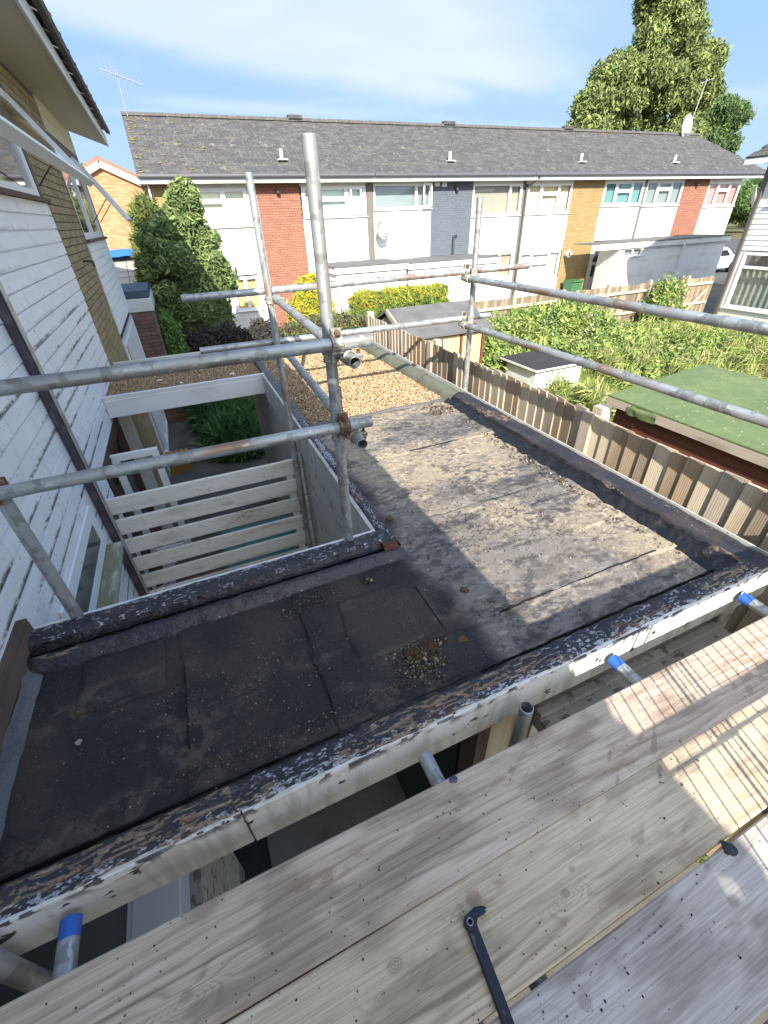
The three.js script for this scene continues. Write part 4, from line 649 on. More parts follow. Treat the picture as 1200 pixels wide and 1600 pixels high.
// things seen through the gap below the planks and in the court
{
  const F = thing('chest_freezer', 'white chest freezer with a black lid seal beside the scaffold', 'freezer', [-0.85, G, -1.02]);
  obj('body', cb(-1.0 + 0.06, -0.66, G + 0.02, -2.66, -1.35, -0.72, 0.02), upvc, F); obj('lid', cb(-0.945, -0.655, -2.65, -2.60, -1.355, -0.715, 0.012), upvc, F); obj('lid_seal', bx(-0.938, -0.662, -2.66, -2.65, -1.345, -0.725), std({ color: hex('#1d1d1f'), roughness: 0.6 }), F); obj('lid_panel', cb(-0.90, -0.70, -2.60, -2.592, -1.30, -0.77, 0.004), upvc, F);
  tag(obj('low_wall', cb(-0.652, -0.60, G, -2.60, -1.45, -0.70, 0.008, 2), paleConcrete), 'narrow mossy wall coping beside the white freezer', 'low wall');
  const C = thing('wire_crate', 'black lattice wire crate on the dark paving under the scaffold', 'crate', [-0.66, G, -1.42]), rods = [];
  const blk = std({ color: hex('#17171a'), roughness: 0.5 });
  for (const z of [-1.58, -1.30]) { for (const y of [G + 0.01, G + 0.22]) rods.push(tube([-0.9, y, z], [-0.42, y, z], 0.009, 6, false)); for (let k = 0; k < 8; k++) { const x = -0.9 + k * 0.06; rods.push(tube([x, G + 0.01, z], [x + 0.06, G + 0.22, z], 0.006, 5, false), tube([x + 0.06, G + 0.01, z], [x, G + 0.22, z], 0.006, 5, false)); } }
  for (const x of [-0.9, -0.42]) for (const y of [G + 0.01, G + 0.22]) rods.push(tube([x, y, -1.58], [x, y, -1.30], 0.009, 6, false));
  obj('lattice', rods, blk, C); obj('base_tray', bx(-0.9, -0.42, G + 0.004, G + 0.012, -1.58, -1.30), blk, C);
  const P = thing('wooden_crate', 'small yellow-brown slatted wooden crate on the courtyard paving', 'crate', [-0.80, G, -8.3]), wd = fenceMats[1];
  for (let k = 0; k < 5; k++) obj('slat', bx(-0.98 + k * 0.09, -0.93 + k * 0.09, G + 0.22, G + 0.24, -8.6, -8.05, 2), std({ color: hex('#b58a4a'), roughness: 0.8 }), P);
  for (const z of [-8.6, -8.09]) obj('end_board', bx(-1.0 + 0.03, -0.56, G, G + 0.219, z, z + 0.03), std({ color: hex('#a67c42'), roughness: 0.8 }), P);
  // low wall of dark blue bricks on end beyond the canopy
  const B = thing('brick_edging', 'low wall of dark blue bricks set on end below the purple hedge', 'low wall', [1.2, G, -11.3]);
  obj('backing', bx(-0.95, 4.2, G, G + 0.2, -11.42, -11.20), mortar, B);
  for (let k = 0, x = -0.94; x < 4.2; x += 0.118, k++) obj('brick', cb(x, x + 0.106, G, G + 0.235 + 0.006 * (k % 3), -11.44, -11.185, 0.006), blueBricks[k % 2], B);
  obj('kerb', cb(-0.95, 4.2, G, G + 0.05, -11.18, -11.05, 0.01), concrete, B);
  for (const [x, z, w, d] of [[-0.4, -9.6, 0.75, 0.8], [-0.45, -8.75, 0.7, 0.8]]) tag(obj('paving_slab', cb(x - w / 2, x + w / 2, G + 0.004, G + 0.045, z - d / 2, z + d / 2, 0.012), concrete), 'worn grey paving slab beside the courtyard weeds', 'slab', 'paving slabs in the court');
  const W = thing('garden_table', 'teal plastic garden table stored behind the slatted screen', 'table', [0.2, G, -4.3]);
  const teal = std({ color: hex('#3f7f78'), roughness: 0.5 }); obj('table_top', cb(-0.25, 0.6, G + 0.66, G + 0.70, -4.75, -3.85, 0.012), teal, W); for (const x of [-0.2, 0.52]) for (const z of [-4.7, -3.92]) obj('leg', cb(x, x + 0.05, G, G + 0.655, z, z + 0.05, 0.006, 1), teal, W);
}

// ---------------------------------------------------------------- fences
{
  const F = thing('boundary_fence', 'grey weathered feather-edge board fence along the edge of the flat roof', 'fence', [2.44, G, -2.8]);
  const R = rng(41);
  const variants = [0, 1, 2, 3, 4, 5, 6, 7].map((k) => { const f = k > 3 ? -1 : 1; const s = new THREE.Shape((f > 0 ? [[-0.062, 0.006], [-0.062, 0.0], [0.062, 0.0], [0.062, 0.024]] : [[-0.062, 0.021], [-0.062, 0.0], [0.062, 0.0], [0.062, 0.004]]).map((p) => new THREE.Vector2(...p))); const h = 2.6, g = new THREE.ExtrudeGeometry(s, { depth: h, bevelEnabled: false }); g.rotateX(-Math.PI / 2); g.rotateY(Math.PI / 2); return metres(g, 1, [k * 0.47, k * 0.06]); });
  // shape y -> -z before the quarter turn; boards face -x after it
  const post = (z, top) => { obj('post', cb(2.47, 2.56, G, top, z - 0.045, z + 0.045, 0.006, 1), fenceMats[1], F); };
  for (let i = 0, z = 0.55; z > -6.3; z -= 0.1, i++) {
    if (Math.abs(z + 2.03) < 0.05 || Math.abs(z + 4.33) < 0.05) { obj('post_board', cb(2.405, 2.44, G, -1.135 - 0.03 * R(), z - 0.045, z + 0.05, 0.005, 1), fenceMats[(i + 1) % 3], F); continue; }
    const m = put('board', variants[i % 4 + (z < -2.03 ? 4 : 0)], fenceMats[Math.floor(R() * 5)], F, [2.45, -1.172 - 2.6 + 0.022 * (R() - 0.5) + (z > -2 ? -0.01 : 0.008), z]); m.rotation.set((R() - 0.5) * 0.012, -0.0 + (R() - 0.5) * 0.04, 0);
  }
  for (const z of [0.5, -2.03, -4.33, -6.32]) post(z, -1.13);
  for (const y of [-1.45, -2.4, -3.4]) obj('rail', cb(2.47, 2.53, y, y + 0.07, -6.3, 0.55, 0.005, 2), fenceMats[2], F);
}
{
  const F = thing('back_fence', 'pale wooden panel fence with posts and rails behind the overgrown garden', 'fence', [12, G, -11.1]);
  const R = rng(43); let n = 0;
  for (let x = 5.2; x < 17.6; x += 0.118) { const t = -2.04 + 0.03 * (R() - 0.5) - 0.006 * (x - 7); if (n++ < 300) obj('board', bx(x, x + 0.128, G, t, -11.16 - 0.012 * (n % 2), -11.145 - 0.012 * (n % 2), 1, [R() * 2, R() * 0.2]), fenceMats[3 + Math.floor(R() * 4)], F); }
  for (let x = 5.2; x < 17.7; x += 1.83) obj('post', cb(x, x + 0.1, G, -1.98, -11.135, -11.04, 0.006, 1), fenceMats[2], F);
  for (const y of [-2.32, -2.95, -3.6]) obj('rail', cb(5.2, 17.6, y, y + 0.075, -11.14, -11.08, 0.005, 0), fenceMats[1], F);
  obj('brace', (() => { const g = cb(-0.04, 0.04, 0, 1.3, -11.075, -11.04, 0.004, 1); g.rotateZ(-0.9); g.translate(16.3, -3.3, 0); return g; })(), fenceMats[1], F);
}

// ---------------------------------------------------------------- the garden beyond the fence
{
  const S = thing('garden_shed', 'brown timber shed with a green felt roof beyond the boundary fence', 'shed', [5.5, G, -2]);
  const rf = (x0, x1, za, zb, ya, yb, t) => { const s = new THREE.Shape([[x0, ya], [x1, yb], [x1, yb - t], [x0, ya - t]].map((p) => new THREE.Vector2(...p))); const g = new THREE.ExtrudeGeometry(s, { depth: zb - za, bevelEnabled: false }); g.translate(0, 0, za); return metres(g, 2); };
  obj('roof_felt', rf(4.57, 6.25, -3.66, 1.2, -1.895, -1.76, 0.02), greenFelt, S);
  obj('roof_board', rf(4.6, 6.23, -3.63, 1.18, -1.913, -1.775, 0.03), timberMat, S);
  obj('eave_board', cb(4.565, 4.595, -2.01, -1.918, -3.66, -3.32, 0.004, 2), fenceMats[0], S); obj('eave_board', cb(4.565, 4.595, -2.015, -1.918, -2.98, 1.2, 0.004, 2), fenceMats[0], S);
  obj('felt_flap', sweep(refine([[4.575, -1.915], [4.552, -1.95], [4.56, -2.03]], 0.02), 'z', -3.34, -2.96, 16, 0.012, 5), greenFelt, S);
  for (let k = 0; k < 15; k++) { const y = -2.06 - k * 0.12; obj('wall_board', cb(4.66 - 0.003 * (k % 2), 4.69, y - 0.116, y, -3.56, 1.1, 0.004, 2, [0, k * 0.13]), brownShedMat, S); obj('wall_board', cb(4.69, 6.15, y - 0.116, y, -3.585 - 0.003 * (k % 2), -3.56, 0.004, 0, [0, k * 0.13]), brownShedMat, S); }
  obj('wall_core', bx(4.69, 6.14, G, -1.96, -3.56, 1.1), brownShedMat, S);
}
{
  const S = thing('summer_house', 'small shed with a grey felt gable roof and tan window panels by the fence', 'shed', [5.3, G, -9.5]);
  const s = new THREE.Shape([[8.45, -2.11], [9.5, -1.68], [10.55, -2.11], [10.55, -2.16], [9.5, -1.73], [8.45, -2.16]].map((p) => new THREE.Vector2(...p)));
  const g = new THREE.ExtrudeGeometry(s, { depth: 2.14, bevelEnabled: false }); g.rotateY(Math.PI / 2); g.translate(4.17, 0, 0); obj('roof', metres(g, 0), greyFelt, S); // shape x -> -z
  const gb = (x) => { const t = new THREE.Shape([[8.6, -2.2], [9.5, -1.76], [10.4, -2.2]].map((p) => new THREE.Vector2(...p))); const q = new THREE.ExtrudeGeometry(t, { depth: 0.03, bevelEnabled: false }); q.rotateY(Math.PI / 2); q.translate(x, 0, 0); return metres(q, 2); };
  obj('gable', gb(4.25), fenceMats[2], S); obj('gable', gb(6.2), fenceMats[2], S);
  { const q = cb(-0.02, 0.02, -0.05, 0.05, 0, 1.15, 0.004, 2); q.rotateX(0.389); q.translate(4.165, -1.725, -9.5); obj('barge_board', q, fenceMats[0], S); }
  obj('wall', [bx(4.25, 6.2, G, -2.16, -10.4, -8.62)], brownShedMat, S);
  const tan = std({ color: hex('#d6c08e'), roughness: 0.6 });
  for (const [a, b] of [[4.4, 4.95], [5.0, 5.55], [5.6, 6.12]]) { const p = obj('window_panel', bx(a, b, -3.0, -2.22, -8.618, -8.60), tan, S); obj('pane', bx(a + 0.02, b - 0.02, -2.98, -2.24, -8.585, -8.58), glass, p); }
  obj('wall_frame', [4.27, 4.965, 5.565, 6.14].map((x) => cb(x, x + 0.05, G, -2.17, -8.618, -8.57, 0.004, 1)), brownShedMat, S);
}
{
  const S = thing('storage_hutch', 'low whitewashed hutch with a flat black felt lid in the overgrown garden', 'hutch', [7.7, G, -8.0]);
  obj('side', cb(6.95, 8.3, G, -2.96, -8.62, -7.55, 0.01), whitePaint, S);
  const lid = cb(6.84, 8.42, -2.945, -2.90, -8.75, -7.42, 0.008); obj('lid', lid, whitePaint, S); obj('felt', bx(6.85, 8.41, -2.899, -2.885, -8.74, -7.43), std({ map: greyFelt.map, bumpMap: greyFelt.bumpMap, bumpScale: 0.002, color: hex('#8a8a90'), roughness: 0.9 }), S);
  const dots = []; for (let k = 0; k < 7; k++) { const c = new THREE.CylinderGeometry(0.02, 0.02, 0.006, 10); c.rotateX(Math.PI / 2); c.translate(7.05 + k * 0.19, -3.05 - 0.02 * (k % 2), -7.548); dots.push(metres(c)); } obj('vent_hole', dots, holeDark, S);
  const R = rng(8);
  for (const [x, z, s] of [[6.3, -7.2, 0.28], [6.6, -6.7, 0.22], [7.3, -6.9, 0.26], [7.0, -7.1, 0.2], [6.1, -7.9, 0.25]]) { const gg = new THREE.IcosahedronGeometry(s, 3), p = gg.attributes.position; for (let i = 0; i < p.count; i++) { const f = 0.75 + 0.5 * vn3(p.getX(i) * 6 + x, p.getY(i) * 6, p.getZ(i) * 6, 3); p.setXYZ(i, p.getX(i) * f, p.getY(i) * f * 0.7, p.getZ(i) * f); } gg.computeVertexNormals(); gg.translate(x, G + s * 0.3, z); tag(obj('rubble_stone', plain(gg), std({ color: hex(R() < 0.5 ? '#b9a17c' : '#a89a86'), roughness: 0.95 })), 'pale broken masonry lump in the grass by the hutch', 'rubble', 'rubble by the hutch'); }
}

// ---------------------------------------------------------------- the terrace opposite: four houses, front at z = -18
{
  const TZ = -18, EY = 1.235, EZ = -17.55, RZ = -22.2, RYT = 3.22;
  const c = (h, r = 0.8) => std({ color: hex(h), roughness: r });
  const blinds = { cream: c('#c6ccb4'), mint: c('#b4c8c0'), greyglass: c('#7f8d90'), khaki: c('#96968a'), curtain: c('#c9c0a4'), teal: c('#5a8c8c'), sage: c('#7a8a86'), pink: c('#b88a84'), stripe: c('#c8baa0'), net: c('#c8ccca'), orange: c('#cdb27c') };
  const redB = plainBricks([[168, 116, 96], [162, 111, 93], [174, 121, 100]]), greyB = plainBricks([[108, 116, 126], [104, 112, 122]]), ochreB = plainBricks([[170, 146, 100], [164, 141, 96], [175, 151, 106]]);
  const soff = c('#b9ae98'), pilM = c('#6d6860', 0.7), pipeM = c('#5c5a58', 0.6), wallM = whitePaint, gutterM = c('#55565a', 0.5), trimM = whitePaint;
  const roofPiece = (H, x0, x1, seed, mossy) => {
    const L = Math.hypot(EZ - RZ, RYT - EY), ang = Math.atan2(RYT - EY, EZ - RZ), R = rng(seed), groups = [[], [], []], rows = 24, tw = 0.30;
    const s = new THREE.Shape([[-EZ, EY - 0.06], [-RZ, RYT - 0.03], [-RZ + 4.65, EY - 0.06]].map((p) => new THREE.Vector2(...p))); const g = new THREE.ExtrudeGeometry(s, { depth: x1 - x0, bevelEnabled: false }); g.rotateY(Math.PI / 2); g.translate(x0, 0, 0); obj('roof', metres(g, 0), tileMats[1], H);
    for (let r = 0; r < rows; r++) for (let x = x0 - (r % 2 ? tw / 2 : 0); x < x1 - 0.03; x += tw) {
      const a = Math.max(x, x0), b = Math.min(x + tw - 0.008, x1); if (b - a < 0.04) continue;
      const t = new THREE.BoxGeometry(b - a, 0.014, L / rows + 0.03); t.translate((a + b) / 2, 0.010 + 0.003 * R(), -(r + 0.5) * L / rows);  
      const m = new THREE.Matrix4().makeRotationX(ang); t.applyMatrix4(m); t.translate(0, EY, EZ); groups[Math.floor(R() * 3)].push(metres(t, 0));
    }
    groups.forEach((q, k) => obj('roof_tiles', q, tileMats[k], H, 'stuff'));
    const rid = []; for (let x = x0; x < x1 - 0.05; x += 0.45) { const q = new THREE.CylinderGeometry(0.11, 0.11, 0.44, 8, 1, false, 0, Math.PI); q.rotateZ(Math.PI / 2); q.rotateX(-Math.PI / 2 + Math.PI / 2); q.translate(x + 0.22, RYT + 0.0 + 0.01 * R(), RZ); rid.push(metres(q)); } obj('ridge_tiles', rid, tileMats[2], H, 'stuff');
    if (mossy) { const M = []; for (let k = 0; k < 70; k++) { const u = R() * L, sx = x0 + 0.12 + Math.pow(R(), 2.2) * 2.4; const q = new THREE.IcosahedronGeometry(0.02 + 0.035 * R(), 1); q.scale(1.3, 0.5, 1); q.translate(sx, mix(EY, RYT, u / L) + 0.03, mix(EZ, RZ, u / L)); M.push(metres(q)); } obj('roof_moss', M, c('#77704c', 1), H, 'stuff'); }
    obj('gutter', (() => { const q = new THREE.CylinderGeometry(0.06, 0.06, x1 - x0 - 0.02, 10, 1, false, Math.PI / 2, Math.PI); q.rotateZ(Math.PI / 2); q.rotateX(Math.PI); q.translate((x0 + x1) / 2, EY - 0.02, EZ + 0.05); return metres(q); })(), gutterM, H);
    obj('fascia_board', cb(x0, x1, EY - 0.20, EY - 0.065, EZ - 0.03, EZ - 0.005, 0.004), trimM, H); obj('soffit', bx(x0, x1, EY - 0.20, EY - 0.18, TZ, EZ - 0.031), soff, H);
  };
  const vent = (H, x, t = 0.22) => { const L = [mix(EY, RYT, t), mix(EZ, RZ, t)]; const q = new THREE.CylinderGeometry(0.055, 0.06, 0.34, 12); q.translate(x, L[0] + 0.15, L[1]); const f = bx(x - 0.16, x + 0.16, L[0] + 0.02, L[0] + 0.05, L[1] - 0.1, L[1] + 0.2); obj('vent_pipe', [metres(q, 1), f], c('#d8d6cc'), H); };
  const ridgeVent = (H, x) => obj('ridge_vent', cb(x - 0.28, x + 0.28, RYT + 0.05, RYT + 0.19, RZ - 0.16, RZ + 0.16, 0.05), tileMats[1], H);
  const shell = (H, x0, x1) => { // back of the house, floors and party walls: real rooms behind the windows
    obj('wall_core', bx(x0, x1, G, EY - 0.18, -26.4, TZ - 2.8), plaster, H);
    for (const [a, b] of [[EY - 0.30, EY - 0.2], [-1.41, -1.2], [G, G + 0.1]]) obj('room_slab', bx(x0 + 0.1, x1 - 0.1, a, b, TZ - 2.8, TZ - 0.45), plaster, H);
    for (const x of [x0, x1 - 0.1, (x0 + x1) / 2]) obj('room_wall', bx(x, x + 0.1, G, EY - 0.18, TZ - 2.8, TZ - 0.45), plaster, H);
  };
  const panel = (H, x0, x1, y0, y1, boards = false) => {
    if (!boards) { obj('wall_panel', bx(x0, x1, y0, y1, TZ - 0.44, TZ), wallM, H); return; }
    obj('wall_panel', bx(x0, x1, y0, y1, TZ - 0.44, TZ - 0.012), wallM, H);
    const q = []; for (let y = y0; y < y1 - 0.02; y += 0.145) { const t = new THREE.BoxGeometry(x1 - x0, Math.min(0.14, y1 - y), 0.016); t.rotateX(0.06); t.translate((x0 + x1) / 2, y + 0.07, TZ - 0.002); q.push(metres(t, 0)); } obj('shiplap', q, wallM, H, 'stuff');
  };
  const light = (H, x, y) => { const q = obj('wall_lamp', [cb(x - 0.05, x + 0.05, y - 0.05, y + 0.05, TZ + 0.012, TZ + 0.06, 0.01), (() => { const k = new THREE.SphereGeometry(0.07, 12, 8); k.scale(1, 0.8, 1); k.translate(x + 0.03, y - 0.07, TZ + 0.13); return metres(k); })()], c('#3a3a3e', 0.5), H); return q; };
  const dish = (H, x, y, z, r, turn, tilt = 0.25) => { const pts = []; for (let k = 0; k <= 8; k++) pts.push(new THREE.Vector2(r * k / 8 + 0.0005, 0.28 * r * (k / 8) * (k / 8))); const g = new THREE.LatheGeometry(pts, 24); g.rotateX(Math.PI / 2 - tilt); g.rotateY(turn); g.translate(x, y, z); const d = obj('satellite_dish', plain(g), std({ color: hex('#9a9c9c'), roughness: 0.6, side: THREE.DoubleSide }), H); const v = new THREE.Vector3(Math.sin(turn), 0.1, Math.cos(turn)).multiplyScalar(r * 1.1); obj('dish_arm', [tube([x, y - r * 0.85, z], [x + v.x, y - r * 0.3, z + v.z], 0.014, 6, false), tube([x - v.x * 0.3, y - 0.02, z - v.z * 0.3], [x, y, z], 0.02, 6, false), cb(x + v.x - 0.03, x + v.x + 0.03, y - r * 0.36, y - r * 0.2, z + v.z - 0.04, z + v.z + 0.04, 0.01)], c('#77787a', 0.5), d); };
  const porch = (H, x0, x1, zf, yt, name = 'porch') => { obj('porch_wall', bx(x0 + 0.06, x1 - 0.06, G, yt - 0.18, zf - 1.9, zf - 0.08), wallM, H); obj('porch_fascia', cb(x0, x1, yt - 0.19, yt, zf - 0.03, zf, 0.005), trimM, H); obj('porch_fascia', cb(x0, x0 + 0.03, yt - 0.19, yt, TZ, zf - 0.031, 0.005, 2), trimM, H); obj('porch_roof', bx(x0 - 0.02, x1 - 0.002, yt + 0.001, yt + 0.03, TZ + 0.02, zf + 0.02), greyFelt, H); };
  const grp = 'houses of the terrace opposite';

  // house 1: red brick strip, next to the bush
  const H1 = thing('terraced_house', 'end terrace house with red brick strip, mossy roof verge and bush in front', 'house', [3.7, G, -20], grp);
  shell(H1, 0.12, 7.36); roofPiece(H1, -0.2, 7.36, 21, true); ridgeVent(H1, 6.0); vent(H1, 4.42);
  brickPanel(H1, 'z', TZ, 3.27, 4.76, G, EY - 0.2, redB, { seed: 31, backDepth: 0.4 }); light(H1, 3.95, 0.86);
  panel(H1, 0.75, 3.265, -1.55, -0.145); panel(H1, 0.75, 3.265, 0.955, EY - 0.2); panel(H1, 2.96, 3.265, -0.14, 0.95); panel(H1, 0.75, 1.12, -0.14, 0.95); obj('corner_brick', bx(0.12, 0.745, G, EY - 0.2, TZ - 0.44, TZ - 0.02), ochreB[0], H1);
  makeWindow(H1, 'z', TZ, 1.13, 2.95, -0.10, 0.95, [{ w: 0.58, bars: [0.66] }, { w: 0.42 }], blinds.cream, { fr: 0.08 });
  panel(H1, 0.75, 3.265, G, -2.75); panel(H1, 0.75, 1.9, -2.745, -1.555); panel(H1, 2.85, 3.265, -2.745, -1.555); makeWindow(H1, 'z', TZ, 1.91, 2.84, -2.7, -1.6, [{ w: 0.5 }, { w: 0.5 }], blinds.orange, { fr: 0.06 });
  makeWindow(H1, 'z', TZ, 4.81, 7.2, 0.06, 0.96, [{ w: 0.14 }, { w: 0.56, bars: [0.58] }, { w: 0.30 }], blinds.mint, { fr: 0.08 });
  panel(H1, 4.765, 7.22, G, 0.02); panel(H1, 4.765, 7.22, 0.965, EY - 0.2); obj('pilaster', cb(7.225, 7.47, G, EY - 0.2, TZ - 0.40, TZ + 0.03, 0.01, 1), pilM, H1);
  obj('open_casement', [0, 1, 2, 3].map((k) => [bx(6.55, 7.0, 0.84, 0.90, TZ + 0.1, TZ + 0.14), bx(6.55, 7.0, 0.10, 0.16, TZ + 0.1, TZ + 0.14), bx(6.55, 6.61, 0.16, 0.84, TZ + 0.1, TZ + 0.14), bx(6.94, 7.0, 0.16, 0.84, TZ + 0.1, TZ + 0.14)][k]), upvc, H1);
  porch(H1, 5.1, 7.895, -15.9, -1.38); dish(H1, 7.62, -0.42, TZ + 0.35, 0.30, 0.35);
  obj('side_window', [bx(0.0, 0.05, 0.3, 0.34, -18.6, -17.75), bx(0.0, 0.05, 0.98, 1.02, -18.6, -17.75), bx(0, 0.05, 0.34, 0.98, -17.8, -17.75), bx(0, 0.05, 0.34, 0.98, -18.6, -18.55)], upvc, H1);
  { const a = obj('aerial', [tube([0.0, 2.8, -22.1], [0.0, 4.35, -22.1], 0.018, 6, false), tube([-0.45, 4.35, -22.1], [0.75, 4.0, -22.0], 0.014, 6, false), ...[-0.4, -0.25, -0.1, 0.05, 0.2, 0.35, 0.5, 0.65].map((k, i) => tube([k, 4.33 - (k + 0.45) * 0.29 - 0.16, -22.1], [k, 4.33 - (k + 0.45) * 0.29 + 0.18 + (i < 3 ? 0.2 : 0), -22.1], 0.008, 5, false))], c('#8a8c8e', 0.5), H1); }

  // house 2: blue-grey brick strip
  const H2 = thing('terraced_house', 'terrace house with blue-grey painted brick strip and shiplap panel over its porch', 'house', [10.9, G, -20], grp);
  shell(H2, 7.365, 14.36); roofPiece(H2, 7.365, 14.36, 22); ridgeVent(H2, 13.0); vent(H2, 11.0);
  brickPanel(H2, 'z', TZ, 9.915, 11.765, G, EY - 0.2, greyB, { seed: 32, backDepth: 0.4, backMat: c('#6d7682', 0.9) }); light(H2, 10.95, 0.86); obj('flood_lamp', [cb(10.02, 10.2, 0.90, 1.02, TZ + 0.012, TZ + 0.12, 0.01), cb(10.32, 10.52, 0.88, 1.02, TZ + 0.012, TZ + 0.12, 0.01)], trimM, H2);
  obj('soil_pipe', [tube([10.95, -1.35, TZ + 0.08], [10.95, -0.75, TZ + 0.08], 0.045, 10, false), tube([10.95, -0.76, TZ + 0.08], [11.12, -0.72, TZ + 0.04], 0.045, 10, false)], c('#3c3d42', 0.5), H2);
  makeWindow(H2, 'z', TZ, 7.5, 9.895, 0.23, 1.0, [{ w: 0.74, sash: false }, { w: 0.26 }], blinds.greyglass, { fr: 0.06 }); panel(H2, 7.475, 9.91, G, 0.19, true); panel(H2, 7.475, 9.91, 1.005, EY - 0.2);
  obj('open_casement', [bx(9.45, 9.82, 0.94, 0.99, TZ + 0.2, TZ + 0.24), bx(9.45, 9.82, 0.27, 0.32, TZ + 0.2, TZ + 0.24), bx(9.45, 9.5, 0.32, 0.94, TZ + 0.2, TZ + 0.24), bx(9.77, 9.82, 0.32, 0.94, TZ + 0.2, TZ + 0.24)], upvc, H2);
  makeWindow(H2, 'z', TZ, 11.78, 14.19, -0.10, 0.96, [{ w: 0.76, sash: false }, { w: 0.24 }], blinds.khaki, { fr: 0.07 }); panel(H2, 11.77, 14.2, -1.40, -0.145); panel(H2, 11.77, 14.2, 0.965, EY - 0.2);
  const lb = makeWindow(H2, 'z', TZ, 11.85, 14.12, -2.46, -1.42, [{ w: 0.68, sash: false }, { w: 0.32 }], null, { fr: 0.07 });
  obj('blind', Array.from({ length: 22 }, (_, k) => bx(11.95 + k * 0.096, 12.01 + k * 0.096, -2.38, -1.5, TZ - 0.14, TZ - 0.12, 1)), blinds.stripe, lb);
  panel(H2, 11.77, 14.2, G, -2.5); panel(H2, 11.77, 11.845, -2.495, -1.405); panel(H2, 14.13, 14.2, -2.495, -1.405);
  porch(H2, 7.905, 11.9, -15.95, -1.42); obj('roof_kerb', cb(7.9, 8.9, -1.385, -1.24, -17.6, -17.5, 0.02), trimM, H2);
  obj('downpipe', [tube([14.36, G, TZ + 0.07], [14.36, EY - 0.42, TZ + 0.07], 0.042, 10, false), tube([14.36, EY - 0.43, TZ + 0.07], [14.62, EY - 0.10, EZ + 0.05], 0.042, 10, false)], pipeM, H2); obj('mullion_strip', bx(14.205, 14.36, G, EY - 0.2, TZ - 0.42, TZ - 0.01, 1), pilM, H2);

  // house 3: ochre brick strip
  const H3 = thing('terraced_house', 'terrace house with ochre brick strip and arched white front door', 'house', [17.8, G, -20], grp);
  shell(H3, 14.365, 21.22); roofPiece(H3, 14.365, 21.22, 23); ridgeVent(H3, 19.8); vent(H3, 17.6);
  brickPanel(H3, 'z', TZ, 16.88, 18.665, G, EY - 0.2, ochreB, { seed: 33, backDepth: 0.4, backMat: c('#8a7044', 0.9) });
  makeWindow(H3, 'z', TZ, 14.48, 16.85, -0.10, 0.95, [{ w: 0.28, sash: false }, { w: 0.44, bars: [0.66] }, { w: 0.28, sash: false }], blinds.curtain, { fr: 0.08 }); panel(H3, 14.365, 16.875, -1.51, -0.145); panel(H3, 14.365, 16.875, 0.955, EY - 0.2);
  makeWindow(H3, 'z', TZ, 14.47, 16.80, -2.62, -1.52, [{ w: 0.26, sash: false }, { w: 0.48, bars: [0.6] }, { w: 0.26, sash: false }], blinds.net, { fr: 0.08 }); panel(H3, 14.365, 16.875, G, -2.66);
  makeWindow(H3, 'z', TZ, 18.69, 21.13, 0.09, 1.0, [{ w: 0.3 }, { w: 0.42, bars: [0.6] }, { w: 0.28, sash: false }], blinds.teal, { fr: 0.08 }); panel(H3, 18.67, 21.14, -1.45, 0.05); panel(H3, 18.67, 21.14, 1.005, EY - 0.2); obj('pilaster', cb(21.142, 21.29, G, EY - 0.2, TZ - 0.40, TZ + 0.03, 0.01, 1), pilM, H3);
  panel(H3, 18.67, 18.72, G, -1.455); panel(H3, 19.72, 21.14, G, -1.455, true);
  const dr = obj('front_door', [cb(18.73, 19.7, G + 0.02, -1.75, TZ - 0.06, TZ - 0.01, 0.006, 1)], upvc, H3); for (const x of [18.93, 19.28]) obj('door_pane', cb(x, x + 0.2, -2.75, -2.25, TZ - 0.012, TZ + 0.004, 0.004), darkPane, dr); obj('fanlight', (() => { const s = new THREE.Shape(); s.absarc(0, 0, 0.3, 0, Math.PI); s.closePath(); const g = new THREE.ExtrudeGeometry(s, { depth: 0.012, bevelEnabled: false }); g.translate(19.2, -2.12, TZ - 0.009); return metres(g); })(), darkPane, dr);
  obj('door_head', bx(18.725, 19.71, -1.745, -1.46, TZ - 0.3, TZ - 0.005), wallM, H3);
  obj('wall_vent', (() => { const q = new THREE.CylinderGeometry(0.16, 0.16, 0.04, 24); q.rotateX(Math.PI / 2); q.translate(17.3, -1.70, TZ + 0.03); return metres(q); })(), upvc, H3); obj('vent_hole', (() => { const q = new THREE.CylinderGeometry(0.055, 0.055, 0.03, 16); q.rotateX(Math.PI / 2); q.translate(17.31, -1.70, TZ + 0.055); return metres(q); })(), holeDark, H3);
  obj('canopy_fascia', cb(16.75, 20.06, -1.49, -1.27, -16.03, -16.0, 0.005), trimM, H3); obj('canopy_roof', bx(18.7, 20.06, -1.27, -1.24, TZ + 0.03, -16.0), greyFelt, H3); obj('canopy_roof_end', bx(16.75, 18.69, -1.27, -1.24, -17.2, -16.0), greyFelt, H3);
  obj('store_wall', [bx(18.35, 20.06, G, -1.80, -17.2, -16.1), bx(18.35, 18.60, -1.795, -1.5, -17.2, -16.1), bx(19.8, 20.06, -1.795, -1.5, -17.2, -16.1)], wallM, H3); makeWindow(H3, 'z', -16.1, 18.62, 19.78, -1.79, -1.51, [{ w: 0.5, sash: false }, { w: 0.5, sash: false }], blinds.greyglass, { fr: 0.04, sill: true });

  // house 4: red brick strip, far end
  const H4 = thing('terraced_house', 'far end terrace house with red brick strip and pink curtains', 'house', [24.7, G, -20], grp);
  shell(H4, 21.225, 28.0); roofPiece(H4, 21.225, 29.3, 24); vent(H4, 23.4);
  brickPanel(H4, 'z', TZ, 23.79, 25.555, G, EY - 0.2, redB, { seed: 34, backDepth: 0.4 }); light(H4, 24.6, 0.86);
